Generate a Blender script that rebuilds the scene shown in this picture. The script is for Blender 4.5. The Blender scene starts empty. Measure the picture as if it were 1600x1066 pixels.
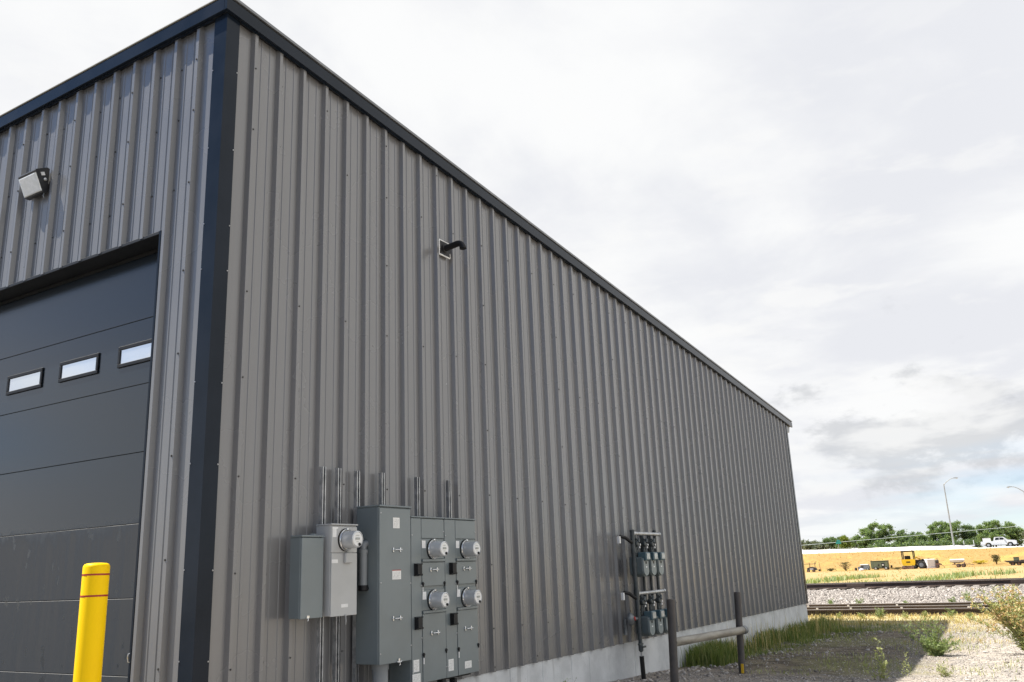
import bpy, math, random
import numpy as np
from mathutils import Vector, Matrix

random.seed(7)
RNG = np.random.default_rng(11)
scene = bpy.context.scene
COL = scene.collection

# ------------------------------------------------------------------ camera
CAM = Vector((-4.4409, -5.5035, 0.0))          # eye level is z = 0, the yard lies 1.6 m below
cam_d = bpy.data.cameras.new('camera')
cam = bpy.data.objects.new('camera', cam_d)
COL.objects.link(cam)
scene.camera = cam
cam_d.sensor_width = 36.0
cam_d.lens = 30.26
cam_d.clip_start = 0.05
cam_d.clip_end = 6000
Rr = ((0.52560543, -0.84982745, -0.03914368), (0.19926519, 0.16771356, -0.96548721), (0.82706246, 0.49966535, 0.25749219))
M = Matrix.Identity(4)
for i in range(3):
    M[i][0] = Rr[0][i]
    M[i][1] = -Rr[1][i]
    M[i][2] = -Rr[2][i]
    M[i][3] = CAM[i]
cam.matrix_world = M

# ------------------------------------------------------------------ exposure, sun, sky
scene.view_settings.view_transform = 'Standard'
scene.view_settings.look = 'None'
scene.view_settings.exposure = 0.80
scene.view_settings.gamma = 1.0
scene.view_settings.use_curve_mapping = False

SUN_TRAVEL = Vector((0.25, -0.56, -1.0)).normalized()
SUN_EL = math.asin(-SUN_TRAVEL.z)
sun_d = bpy.data.lights.new('sun', 'SUN')
sun_d.energy = 5.5
sun_d.angle = math.radians(0.55)
sun_d.color = (1.0, 0.95, 0.86)
sun = bpy.data.objects.new('sun', sun_d)
sun.rotation_euler = SUN_TRAVEL.to_track_quat('-Z', 'Y').to_euler()
sun.location = (0, 20, 40)
COL.objects.link(sun)

world = bpy.data.worlds.new('World')
scene.world = world
world.use_nodes = True


class G:
    """small helper to write node trees"""
    def __init__(s, nt):
        s.nt = nt

    def n(s, typ, **kw):
        nd = s.nt.nodes.new(typ)
        for k, v in kw.items():
            setattr(nd, k, v)
        return nd

    def put(s, sock, v):
        if hasattr(v, 'is_output'):
            s.nt.links.new(v, sock)
        elif v is not None:
            if isinstance(v, (tuple, list)) and len(v) == 3 and sock.type == 'RGBA':
                v = (*v, 1)
            sock.default_value = v

    def math(s, op, a, b=None, c=None, clamp=False):
        nd = s.n('ShaderNodeMath', operation=op, use_clamp=clamp)
        s.put(nd.inputs[0], a)
        s.put(nd.inputs[1], b)
        s.put(nd.inputs[2], c)
        return nd.outputs[0]

    def vmath(s, op, a, b=None):
        nd = s.n('ShaderNodeVectorMath', operation=op)
        s.put(nd.inputs[0], a)
        s.put(nd.inputs[1], b)
        return nd.outputs[0]

    def noise(s, vec, scale, detail=4, rough=0.5, dist=0.0, lac=2.0):
        nd = s.n('ShaderNodeTexNoise')
        s.put(nd.inputs['Vector'], vec)
        nd.inputs['Scale'].default_value = scale
        nd.inputs['Detail'].default_value = detail
        nd.inputs['Roughness'].default_value = rough
        nd.inputs['Lacunarity'].default_value = lac
        nd.inputs['Distortion'].default_value = dist
        return nd.outputs['Fac']

    def voronoi(s, vec, scale, out='Distance', feature='F1'):
        nd = s.n('ShaderNodeTexVoronoi', feature=feature)
        s.put(nd.inputs['Vector'], vec)
        nd.inputs['Scale'].default_value = scale
        return nd.outputs[out]

    def step(s, v, a, b, o0=0.0, o1=1.0):
        nd = s.n('ShaderNodeMapRange', interpolation_type='SMOOTHSTEP')
        s.put(nd.inputs[0], v)
        nd.inputs[1].default_value = a
        nd.inputs[2].default_value = b
        nd.inputs[3].default_value = o0
        nd.inputs[4].default_value = o1
        return nd.outputs[0]

    def mix(s, f, a, b, blend='MIX'):
        nd = s.n('ShaderNodeMix', data_type='RGBA', blend_type=blend)
        s.put(nd.inputs[0], f)
        s.put(nd.inputs[6], a)
        s.put(nd.inputs[7], b)
        return nd.outputs[2]

    def ramp(s, f, stops):
        nd = s.n('ShaderNodeValToRGB')
        cr = nd.color_ramp
        while len(cr.elements) < len(stops):
            cr.elements.new(0.5)
        for e, (p, c) in zip(cr.elements, stops):
            e.position = p
            e.color = (*c, 1)
        s.put(nd.inputs[0], f)
        return nd.outputs[0]

    def scalevec(s, v, sc):
        nd = s.n('ShaderNodeMapping')
        s.put(nd.inputs[0], v)
        nd.inputs['Scale'].default_value = sc
        return nd.outputs[0]


BANK = (0.985, 0.085, 0.235)       # direction of the grey cloud bank, height stretched


def build_world():
    nt = world.node_tree
    nt.nodes.clear()
    g = G(nt)
    tc = g.n('ShaderNodeTexCoord').outputs['Generated']
    sp = g.n('ShaderNodeSeparateXYZ')
    nt.links.new(tc, sp.inputs[0])
    x, y, z = sp.outputs
    zc = g.math('ADD', g.math('MAXIMUM', z, 0.0), 0.14)
    cb = g.n('ShaderNodeCombineXYZ')
    nt.links.new(g.math('DIVIDE', x, zc), cb.inputs[0])
    nt.links.new(g.math('DIVIDE', y, zc), cb.inputs[1])
    cb.inputs[2].default_value = 3.7
    p = cb.outputs[0]
    sky = g.n('ShaderNodeTexSky', sky_type='NISHITA')
    sky.sun_disc = False
    sky.sun_elevation = SUN_EL
    sky.sun_rotation = math.atan2(-SUN_TRAVEL.x, -SUN_TRAVEL.y)
    sky.altitude = 1300
    sky.air_density = 1.0
    sky.dust_density = 0.2
    sky.ozone_density = 1.8
    # high broken overcast: closed where the picture looks (+x), opening behind (-x)
    n1 = g.noise(p, 0.55, 7, 0.52, 0.35)
    ax = g.math('ADD', g.math('ADD', x, g.math('MULTIPLY', y, -0.35)), g.math('MULTIPLY', z, -0.15))
    bias = g.math('ADD', g.math('MULTIPLY', g.step(ax, -0.55, 0.36), 0.46), g.math('MULTIPLY', g.step(z, 0.36, 0.12), 0.22))
    cover = g.step(g.math('ADD', n1, bias), 0.56, 0.74)
    n2 = g.noise(p, 0.75, 6, 0.5, 0.6)
    n2b = g.noise(p, 1.6, 8, 0.58, 0.3)
    shade = g.step(g.math('ADD', g.math('MULTIPLY', n2, 0.75), g.math('MULTIPLY', n2b, 0.55)), 0.58, 0.76)
    cloud = g.mix(shade, (5.6, 5.63, 5.65), (4.72, 4.8, 5.05))
    # a bank of small grey cumulus low over the highway, stray ones round about
    dirv = g.scalevec(tc, (5.0, 5.0, 10.5))
    n3 = g.noise(dirv, 1.45, 7, 0.60, 0.15)
    low = g.math('MULTIPLY', g.step(z, 0.035, 0.07), g.step(z, 0.34, 0.17))
    bank = g.n('ShaderNodeVectorMath', operation='DISTANCE')
    g.put(bank.inputs[0], g.vmath('MULTIPLY', tc, (1.0, 1.0, 2.1)))
    bank.inputs[1].default_value = BANK
    near = g.step(bank.outputs['Value'], 0.20, 0.02)
    grey = g.math('MULTIPLY', g.step(g.math('ADD', n3, g.math('MULTIPLY', near, 0.21)), 0.585, 0.69), low)
    cloud = g.mix(g.math('MULTIPLY', grey, 0.62), cloud, (3.3, 3.4, 3.55))
    n5 = g.noise(g.scalevec(tc, (4.0, 4.0, 13.0)), 1.7, 5, 0.55, 0.2)
    white = g.math('MULTIPLY', g.step(n5, 0.52, 0.66), g.step(z, 0.75, 0.15))
    cloud = g.mix(g.math('MULTIPLY', white, 0.7), cloud, (5.65, 5.65, 5.6))
    # a pale blue gap just above the horizon
    n4 = g.noise(g.scalevec(tc, (3.0, 3.0, 26.0)), 1.0, 4, 0.5, 0.2)
    gap = g.math('MULTIPLY', g.step(n4, 0.40, 0.58), g.math('MULTIPLY', g.step(z, 0.135, 0.05), g.step(y, 0.30, -0.05)))
    cover = g.math('MULTIPLY', cover, g.math('SUBTRACT', 1.0, g.math('MULTIPLY', gap, 0.6)))
    skycol = g.mix(1.0, sky.outputs[0], (0.72, 0.80, 0.88), 'MULTIPLY')
    # clouds facing the sun, unseen to the right, whitened to brighten the side wall
    lit = g.step(y, 0.05, -0.65)
    cloud = g.mix(lit, cloud, (6.3, 6.35, 6.4))
    col = g.mix(cover, skycol, cloud)
    col = g.mix(g.step(z, -0.03, -0.004), (1.6, 1.45, 1.2), col)      # below the horizon: far land
    bg = g.n('ShaderNodeBackground')
    nt.links.new(col, bg.inputs[0])
    bg.inputs[1].default_value = 0.10
    out = g.n('ShaderNodeOutputWorld')
    nt.links.new(bg.outputs[0], out.inputs[0])


build_world()


# ------------------------------------------------------------------ materials
def mat(name, c1, c2=None, scale=4.0, rough=0.6, bump=0.0, bscale=30.0, metal=0.0, detail=4, stretch=(1, 1, 1),
        rough2=None, spec=0.5, coat=0.0, lo=0.35, hi=0.65, bdist=0.01):
    m = bpy.data.materials.new(name)
    m.use_nodes = True
    g = G(m.node_tree)
    b = m.node_tree.nodes['Principled BSDF']
    tc = g.n('ShaderNodeTexCoord').outputs['Object']
    v = g.scalevec(tc, stretch)
    n = g.noise(v, scale, detail, 0.55)
    f = g.step(n, lo, hi)
    g.put(b.inputs['Base Color'], g.mix(f, c1, c2 or c1))
    g.put(b.inputs['Roughness'], g.step(n, 0.3, 0.7, rough, rough2 if rough2 is not None else rough))
    b.inputs['Metallic'].default_value = metal
    b.inputs['Specular IOR Level'].default_value = spec
    b.inputs['Coat Weight'].default_value = coat
    b.inputs['Coat Roughness'].default_value = 0.1
    if bump:
        bn = g.n('ShaderNodeBump')
        bn.inputs['Strength'].default_value = bump
        bn.inputs['Distance'].default_value = bdist
        g.put(bn.inputs['Height'], g.noise(v, bscale, 4, 0.6))
        g.put(b.inputs['Normal'], bn.outputs[0])
    return m


def mat_wall():
    m = bpy.data.materials.new('wall_paint')
    m.use_nodes = True
    g = G(m.node_tree)
    b = m.node_tree.nodes['Principled BSDF']
    tc = g.n('ShaderNodeTexCoord').outputs['Object']
    st = g.noise(g.scalevec(tc, (9, 9, 0.35)), 1.0, 5, 0.6)
    bl = g.noise(tc, 1.3, 4, 0.5)
    f = g.step(g.math('ADD', g.math('MULTIPLY', st, 0.6), g.math('MULTIPLY', bl, 0.4)), 0.35, 0.65)
    g.put(b.inputs['Base Color'], g.mix(f, (0.162, 0.160, 0.161), (0.176, 0.174, 0.175)))
    g.put(b.inputs['Roughness'], g.step(bl, 0.3, 0.7, 0.22, 0.30))
    b.inputs['Specular IOR Level'].default_value = 0.85
    return m


def mat_island(name, stops, rough=0.8, translucent=0.0, spec=0.3):
    """colour varies from piece to piece (stones, blades, leaves)"""
    m = bpy.data.materials.new(name)
    m.use_nodes = True
    g = G(m.node_tree)
    b = m.node_tree.nodes['Principled BSDF']
    ri = g.n('ShaderNodeNewGeometry').outputs['Random Per Island']
    c = g.ramp(ri, stops)
    g.put(b.inputs['Base Color'], c)
    b.inputs['Roughness'].default_value = rough
    b.inputs['Specular IOR Level'].default_value = spec
    if translucent:
        t = g.n('ShaderNodeBsdfTranslucent')
        g.put(t.inputs[0], g.mix(1.0, c, (1.5, 1.5, 0.8), 'MULTIPLY'))
        mx = g.n('ShaderNodeMixShader')
        mx.inputs[0].default_value = translucent
        m.node_tree.links.new(b.outputs[0], mx.inputs[1])
        m.node_tree.links.new(t.outputs[0], mx.inputs[2])
        m.node_tree.links.new(mx.outputs[0], m.node_tree.nodes['Material Output'].inputs[0])
    return m


def mat_ground():
    m = bpy.data.materials.new('ground_earth')
    m.use_nodes = True
    g = G(m.node_tree)
    b = m.node_tree.nodes['Principled BSDF']
    pos = g.n('ShaderNodeNewGeometry').outputs['Position']
    sp = g.n('ShaderNodeSeparateXYZ')
    m.node_tree.links.new(pos, sp.inputs[0])
    x, y = sp.outputs[0], sp.outputs[1]
    big = g.noise(pos, 0.45, 5, 0.6)
    mid = g.noise(pos, 2.5, 6, 0.65)
    fine = g.noise(pos, 38, 4, 0.65)
    cell = g.voronoi(pos, 42, 'Color')
    cellv = g.n('ShaderNodeSeparateColor')
    m.node_tree.links.new(cell, cellv.inputs[0])
    grav = g.mix(cellv.outputs[0], (0.27, 0.24, 0.21), (0.52, 0.47, 0.42))
    grav = g.mix(g.step(fine, 0.35, 0.6), (0.26, 0.24, 0.22), grav)
    # dusty fines between the stones
    grav = g.mix(g.step(mid, 0.42, 0.62), grav, (0.50, 0.44, 0.375))
    # earth, thatch and moss patches
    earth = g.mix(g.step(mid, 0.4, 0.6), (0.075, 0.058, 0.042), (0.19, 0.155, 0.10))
    moss = g.mix(g.step(fine, 0.4, 0.6), (0.12, 0.13, 0.05), (0.30, 0.28, 0.13))
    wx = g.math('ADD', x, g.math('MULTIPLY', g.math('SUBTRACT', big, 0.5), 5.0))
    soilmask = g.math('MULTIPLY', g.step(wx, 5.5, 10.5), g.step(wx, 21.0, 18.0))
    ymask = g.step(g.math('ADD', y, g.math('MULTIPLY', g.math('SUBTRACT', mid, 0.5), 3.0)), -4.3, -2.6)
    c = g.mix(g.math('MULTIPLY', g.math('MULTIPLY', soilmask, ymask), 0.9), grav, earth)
    c = g.mix(g.math('MULTIPLY', g.step(big, 0.54, 0.66), 0.55), c, moss)
    straw = g.mix(g.step(fine, 0.35, 0.62), (0.40, 0.34, 0.17), (0.66, 0.58, 0.34))
    c = g.mix(g.math('MULTIPLY', g.step(wx, 18.2, 20.4), g.step(wx, 27.0, 24.0)), c, straw)
    # dry field
    fn = g.noise(g.scalevec(pos, (0.10, 0.30, 1)), 1.0, 6, 0.6)
    ff = g.noise(g.scalevec(pos, (0.7, 2.2, 1)), 1.0, 6, 0.7)
    gold = g.mix(g.step(ff, 0.36, 0.64), (0.30, 0.185, 0.060), (0.37, 0.24, 0.092))
    gold = g.mix(g.math('MULTIPLY', g.step(fn, 0.5, 0.66), 0.6), gold, (0.40, 0.33, 0.09))
    sand = g.mix(g.step(ff, 0.3, 0.7), (0.36, 0.25, 0.108), (0.42, 0.31, 0.155))
    fieldc = g.mix(g.step(g.math('ADD', x, g.math('MULTIPLY', fn, 60.0)), 142, 158), sand, gold)
    weed = g.math('MULTIPLY', g.step(g.math('ADD', x, g.math('MULTIPLY', fn, 22.0)), 66, 50), g.step(g.noise(g.scalevec(pos, (0.05, 0.35, 1)), 1.0, 3), 0.46, 0.6))
    fieldc = g.mix(g.math('MULTIPLY', weed, 0.7), fieldc, (0.32, 0.31, 0.09))
    c = g.mix(g.step(x, 34, 38), c, fieldc)
    g.put(b.inputs['Base Color'], c)
    b.inputs['Roughness'].default_value = 0.92
    b.inputs['Specular IOR Level'].default_value = 0.15
    bn = g.n('ShaderNodeBump')
    g.put(bn.inputs['Strength'], g.step(x, 22, 50, 0.7, 0.02))
    bn.inputs['Distance'].default_value = 0.03
    g.put(bn.inputs['Height'], g.math('ADD', g.voronoi(pos, 34), fine))
    g.put(b.inputs['Normal'], bn.outputs[0])
    return m


def mat_ballast():
    m = bpy.data.materials.new('ballast_stone')
    m.use_nodes = True
    g = G(m.node_tree)
    b = m.node_tree.nodes['Principled BSDF']
    pos = g.n('ShaderNodeNewGeometry').outputs['Position']
    cv = g.n('ShaderNodeSeparateColor')
    m.node_tree.links.new(g.voronoi(pos, 16, 'Color'), cv.inputs[0])
    c = g.mix(cv.outputs[0], (0.28, 0.25, 0.225), (0.45, 0.41, 0.37))
    c = g.mix(g.step(g.voronoi(pos, 16), 0.3, 0.6), c, (0.20, 0.18, 0.165))
    g.put(b.inputs['Base Color'], c)
    b.inputs['Roughness'].default_value = 0.95
    bn = g.n('ShaderNodeBump')
    bn.inputs['Strength'].default_value = 0.9
    bn.inputs['Distance'].default_value = 0.05
    g.put(bn.inputs['Height'], g.math('SUBTRACT', 1.0, g.voronoi(pos, 16)))
    g.put(b.inputs['Normal'], bn.outputs[0])
    return m


def mat_concrete():
    m = bpy.data.materials.new('foundation_concrete')
    m.use_nodes = True
    g = G(m.node_tree)
    b = m.node_tree.nodes['Principled BSDF']
    tc = g.n('ShaderNodeTexCoord').outputs['Object']
    n = g.noise(tc, 2.2, 6, 0.6)
    st = g.noise(g.scalevec(tc, (5, 5, 0.8)), 1.0, 5, 0.65)
    pit = g.noise(tc, 70, 3, 0.6)
    c = g.mix(g.step(n, 0.35, 0.65), (0.50, 0.51, 0.515), (0.64, 0.65, 0.655))
    c = g.mix(g.math('MULTIPLY', g.step(st, 0.56, 0.68), 0.5), c, (0.30, 0.30, 0.295))
    c = g.mix(g.math('MULTIPLY', g.step(pit, 0.66, 0.72), 0.6), c, (0.16, 0.155, 0.15))
    g.put(b.inputs['Base Color'], c)
    b.inputs['Roughness'].default_value = 0.85
    bn = g.n('ShaderNodeBump')
    bn.inputs['Strength'].default_value = 0.35
    bn.inputs['Distance'].default_value = 0.004
    g.put(bn.inputs['Height'], g.math('ADD', pit, n))
    g.put(b.inputs['Normal'], bn.outputs[0])
    return m


def mat_door():
    m = bpy.data.materials.new('door_paint')
    m.use_nodes = True
    g = G(m.node_tree)
    b = m.node_tree.nodes['Principled BSDF']
    tc = g.n('ShaderNodeTexCoord').outputs['Object']
    pos = g.n('ShaderNodeNewGeometry').outputs['Position']
    sp = g.n('ShaderNodeSeparateXYZ')
    m.node_tree.links.new(pos, sp.inputs[0])
    z = sp.outputs[2]
    n = g.noise(tc, 3.0, 5, 0.6)
    st = g.noise(g.scalevec(pos, (14, 14, 1.1)), 1.0, 4, 0.6)
    # road dust thrown up on the lower sections, rubbed off in spots
    dust = g.math('MULTIPLY', g.step(g.math('ADD', z, g.math('MULTIPLY', n, 0.5)), 0.86, 0.62), g.step(st, 0.2, 0.75, 0.25, 0.7))
    spots = g.noise(g.scalevec(pos, (1, 7.5, 4.6)), 1.0, 3, 0.6)
    dust = g.math('MULTIPLY', dust, g.step(spots, 0.60, 0.66, 1.0, 0.15))
    nz = g.n('ShaderNodeSeparateXYZ')
    m.node_tree.links.new(g.n('ShaderNodeNewGeometry').outputs['True Normal'], nz.inputs[0])
    ledge = g.math('MULTIPLY', g.step(nz.outputs[2], 0.2, 0.6), g.step(z, 0.75, 0.6))
    c = g.mix(dust, (0.008, 0.013, 0.019), (0.034, 0.034, 0.034))
    c = g.mix(ledge, c, (0.17, 0.165, 0.155))
    g.put(b.inputs['Base Color'], c)
    g.put(b.inputs['Roughness'], g.step(dust, 0.0, 0.6, 0.20, 0.75))
    b.inputs['Specular IOR Level'].default_value = 0.75
    bn = g.n('ShaderNodeBump')
    bn.inputs['Strength'].default_value = 0.12
    bn.inputs['Distance'].default_value = 0.002
    g.put(bn.inputs['Height'], g.noise(g.scalevec(pos, (40, 6, 60)), 1.0, 3, 0.6))
    g.put(b.inputs['Normal'], bn.outputs[0])
    return m


def mat_label(name, paper, ink, rows=26.0):
    m = bpy.data.materials.new(name)
    m.use_nodes = True
    g = G(m.node_tree)
    b = m.node_tree.nodes['Principled BSDF']
    tc = g.n('ShaderNodeTexCoord').outputs['Generated']
    sp = g.n('ShaderNodeSeparateXYZ')
    m.node_tree.links.new(tc, sp.inputs[0])
    rowsn = g.math('FRACT', g.math('MULTIPLY', sp.outputs[2], rows * 0.35))
    on = g.math('MULTIPLY', g.step(rowsn, 0.45, 0.6), g.step(g.noise(g.scalevec(tc, (22, 1, rows * 0.35)), 1.0, 2), 0.46, 0.54))
    edge = g.math('MULTIPLY', g.math('MULTIPLY', g.step(sp.outputs[0], 0.06, 0.12), g.step(sp.outputs[0], 0.94, 0.88)),
                  g.math('MULTIPLY', g.step(sp.outputs[2], 0.05, 0.1), g.step(sp.outputs[2], 0.95, 0.9)))
    g.put(b.inputs['Base Color'], g.mix(g.math('MULTIPLY', g.math('MULTIPLY', on, edge), 0.7), paper, ink))
    b.inputs['Roughness'].default_value = 0.45
    return m


MW = {}
MW['wall'] = mat_wall()
MW['trim'] = mat('trim_paint', (0.009, 0.0135, 0.021), (0.012, 0.017, 0.026), 2.0, 0.16, 0.0, 1.5, rough2=0.24, spec=0.16, bdist=0.004)
MW['soffit'] = mat('soffit_paint', (0.010, 0.011, 0.013), (0.015, 0.016, 0.018), 3, 0.5, spec=0.3)
MW['rooflip'] = mat('roof_edge_metal', (0.16, 0.165, 0.17), (0.21, 0.215, 0.22), 4, 0.35, metal=0.3)
MW['core'] = mat('wall_core', (0.03, 0.03, 0.03), None, 2, 0.9)
MW['concrete'] = mat_concrete()
MW['door'] = mat_door()
MW['black'] = mat('black_plastic', (0.008, 0.008, 0.009), (0.013, 0.013, 0.014), 6, 0.5, 0.1, 60, spec=0.3)
MW['rubber'] = mat('rubber', (0.010, 0.010, 0.010), (0.018, 0.017, 0.016), 8, 0.85, 0.2, 40, spec=0.2)
MW['mirror'] = mat('door_glass', (0.78, 0.80, 0.82), (0.72, 0.75, 0.78), 2, 0.03, 0.05, 3, metal=0.85, rough2=0.06)
MW['fast'] = mat('screw_head', (0.035, 0.033, 0.032), (0.06, 0.055, 0.05), 8, 0.5)
MW['bright'] = mat('bright_screw', (0.5, 0.5, 0.5), (0.6, 0.6, 0.6), 20, 0.3, metal=0.9)
MW['steelgrey'] = mat('cabinet_paint', (0.140, 0.166, 0.174), (0.158, 0.186, 0.194), 3, 0.32, 0.12, 7, rough2=0.4, spec=0.75, bdist=0.003)
MW['warmgrey'] = mat('meter_box_paint', (0.40, 0.405, 0.40), (0.44, 0.445, 0.44), 3, 0.42, 0.12, 8, rough2=0.5, bdist=0.003)
MW['galv'] = mat('galvanised_steel', (0.34, 0.35, 0.36), (0.52, 0.53, 0.54), 18, 0.38, 0.15, 30, metal=0.75, rough2=0.5)
MW['galvdark'] = mat('weathered_galvanised', (0.13, 0.14, 0.145), (0.22, 0.23, 0.235), 14, 0.5, 0.1, 30, metal=0.5)
MW['pvc'] = mat('conduit_grey', (0.19, 0.205, 0.215), (0.23, 0.245, 0.255), 4, 0.45)
MW['lens'] = mat('meter_cover', (0.46, 0.475, 0.485), (0.56, 0.57, 0.58), 3, 0.12, metal=0.25, spec=0.8, coat=0.8)
MW['dial'] = mat('meter_dial', (0.72, 0.72, 0.71), (0.76, 0.76, 0.75), 3, 0.3, coat=0.3)
MW['lcd'] = mat('meter_display', (0.30, 0.31, 0.29), (0.38, 0.39, 0.37), 60, 0.3)
MW['chrome'] = mat('plated_handle', (0.78, 0.78, 0.78), (0.7, 0.7, 0.7), 10, 0.22, metal=0.9)
MW['paper'] = mat_label('white_label', (0.78, 0.78, 0.76), (0.12, 0.12, 0.12))
MW['paper_plain'] = mat('plain_label', (0.78, 0.78, 0.77), (0.70, 0.70, 0.69), 12, 0.5)
MW['yellow'] = mat('yellow_sleeve', (0.93, 0.58, 0.0), (0.95, 0.61, 0.0), 2, 0.42, 0.06, 18, rough2=0.5, spec=0.14, bdist=0.003)
MW['redtape'] = mat('red_tape', (0.33, 0.018, 0.012), (0.38, 0.025, 0.015), 6, 0.4)
MW['lampglass'] = mat('lamp_lens', (0.74, 0.75, 0.72), (0.82, 0.82, 0.80), 26, 0.16, 0.35, 40, coat=0.4, bdist=0.004)
MW['bronze'] = mat('lamp_housing', (0.018, 0.018, 0.02), (0.03, 0.03, 0.032), 6, 0.42, 0.1, 40)
MW['caulk'] = mat('white_caulk', (0.74, 0.74, 0.72), (0.8, 0.8, 0.79), 20, 0.6, 0.3, 40)
MW['gaspipe'] = mat('painted_pipe', (0.032, 0.040, 0.042), (0.060, 0.070, 0.071), 10, 0.45, 0.1, 40)
MW['gasmeter'] = mat('gas_meter_paint', (0.095, 0.118, 0.120), (0.12, 0.145, 0.145), 6, 0.5, 0.2, 40)
MW['gasface'] = mat('gas_meter_face', (0.20, 0.235, 0.235), (0.25, 0.28, 0.275), 6, 0.5, 0.2, 40)
MW['teal'] = mat('index_cover', (0.05, 0.095, 0.115), (0.065, 0.115, 0.135), 6, 0.35)
MW['glassy'] = mat('index_window', (0.30, 0.33, 0.33), (0.46, 0.48, 0.48), 20, 0.15)
MW['postbrown'] = mat('post_paint', (0.055, 0.048, 0.043), (0.085, 0.073, 0.064), 7, 0.55, 0.25, 45, rough2=0.7)
MW['weatherpipe'] = mat('weathered_pipe', (0.17, 0.155, 0.125), (0.30, 0.275, 0.225), 5, 0.5, 0.2, 40, stretch=(0.5, 2, 2))
MW['yellowtape'] = mat('yellow_tape', (0.72, 0.42, 0.01), (0.78, 0.48, 0.015), 8, 0.5)
MW['rail'] = mat('rail_rust', (0.040, 0.026, 0.021), (0.075, 0.050, 0.040), 5, 0.7, 0.2, 40, stretch=(1, 0.25, 1))
MW['railtop'] = mat('rail_head', (0.46, 0.42, 0.39), (0.56, 0.52, 0.48), 6, 0.45, metal=0.2, stretch=(4, 0.3, 1))
MW['tie'] = mat('sleeper_timber', (0.035, 0.024, 0.018), (0.080, 0.055, 0.04), 5, 0.9, 0.5, 24, stretch=(1, 8, 8))
MW['ground'] = mat_ground()
MW['ballast'] = mat_ballast()
MW['shoulder'] = mat('shoulder_gravel', (0.62, 0.60, 0.57), (0.76, 0.74, 0.71), 1.2, 0.9, 0.4, 12)
MW['asphalt'] = mat('road_asphalt', (0.06, 0.06, 0.062), (0.09, 0.09, 0.09), 1.0, 0.85)
MW['stone'] = mat_island('yard_stone', [(0, (0.16, 0.14, 0.125)), (0.35, (0.31, 0.28, 0.25)), (0.75, (0.44, 0.40, 0.36)), (1, (0.62, 0.57, 0.52))], 0.9)
MW['bstone'] = mat_island('ballast_pieces', [(0, (0.15, 0.132, 0.118)), (0.3, (0.28, 0.25, 0.225)), (0.8, (0.41, 0.37, 0.335)), (1, (0.56, 0.52, 0.475))], 0.92)
MW['grass'] = mat_island('grass_blade', [(0, (0.07, 0.11, 0.03)), (0.45, (0.13, 0.18, 0.05)), (0.80, (0.19, 0.23, 0.08)), (1, (0.34, 0.32, 0.15))], 0.6, 0.4)
MW['weedgreen'] = mat_island('weed_leaf', [(0, (0.14, 0.20, 0.08)), (0.5, (0.22, 0.29, 0.12)), (1, (0.33, 0.38, 0.19))], 0.6, 0.3)
MW['palegreen'] = mat_island('pale_weed_leaf', [(0, (0.22, 0.25, 0.11)), (0.5, (0.33, 0.36, 0.16)), (1, (0.46, 0.47, 0.24))], 0.65, 0.3)
MW['straw'] = mat_island('dry_blade', [(0, (0.30, 0.22, 0.09)), (0.5, (0.48, 0.38, 0.17)), (1, (0.66, 0.56, 0.30))], 0.75, 0.25)
MW['goldgrass'] = mat_island('gold_grass', [(0, (0.31, 0.195, 0.065)), (0.5, (0.39, 0.26, 0.10)), (1, (0.48, 0.34, 0.15))], 0.8, 0.35)
MW['flower'] = mat_island('dry_flower', [(0, (0.34, 0.16, 0.07)), (0.2, (0.54, 0.36, 0.18)), (0.6, (0.68, 0.54, 0.38)), (1, (0.70, 0.58, 0.26))], 0.75, 0.25)
MW['yelweed'] = mat_island('yellow_weed', [(0, (0.40, 0.33, 0.03)), (1, (0.62, 0.50, 0.05))], 0.7, 0.25)
MW['stemgreen'] = mat('weed_stem', (0.20, 0.22, 0.08), (0.30, 0.27, 0.12), 6, 0.7)
MW['stembrown'] = mat('dry_stem', (0.12, 0.075, 0.04), (0.22, 0.15, 0.075), 6, 0.8)
MW['bark'] = mat('tree_bark', (0.05, 0.04, 0.03), (0.11, 0.09, 0.07), 5, 0.9, 0.5, 20)
MW['leafdark'] = mat_island('tree_leaf', [(0, (0.083, 0.132, 0.070)), (0.5, (0.136, 0.202, 0.104)), (1, (0.206, 0.274, 0.148))], 0.6, 0.5)
MW['leafmid'] = mat_island('tree_leaf_mid', [(0, (0.110, 0.173, 0.078)), (0.5, (0.179, 0.259, 0.119)), (1, (0.276, 0.346, 0.174))], 0.6, 0.5)
MW['leafpale'] = mat_island('willow_leaf', [(0, (0.10, 0.13, 0.085)), (0.5, (0.16, 0.19, 0.13)), (1, (0.25, 0.27, 0.19))], 0.65, 0.25)
MW['leafbright'] = mat_island('bright_leaf', [(0, (0.11, 0.16, 0.02)), (1, (0.22, 0.27, 0.05))], 0.6, 0.3)
MW['leafscrub'] = mat_island('scrub_leaf', [(0, (0.06, 0.06, 0.025)), (1, (0.16, 0.14, 0.06))], 0.7, 0.2)
MW['truckwhite'] = mat('truck_paint', (0.72, 0.73, 0.74), (0.76, 0.77, 0.78), 1, 0.25, coat=0.4)
MW['tint'] = mat('dark_glass', (0.012, 0.015, 0.02), (0.02, 0.022, 0.028), 2, 0.08)
MW['tyre'] = mat('tyre', (0.016, 0.016, 0.016), (0.028, 0.026, 0.025), 5, 0.85)
MW['wheelrim'] = mat('wheel_rim', (0.45, 0.46, 0.47), (0.55, 0.56, 0.57), 4, 0.35, metal=0.6)
MW['machyellow'] = mat('machine_yellow', (0.72, 0.44, 0.01), (0.78, 0.49, 0.015), 3, 0.4)
MW['olive'] = mat('olive_paint', (0.085, 0.105, 0.065), (0.125, 0.145, 0.095), 2, 0.6)
MW['darksteel'] = mat('dark_steel', (0.022, 0.021, 0.02), (0.05, 0.042, 0.035), 4, 0.65)
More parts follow.
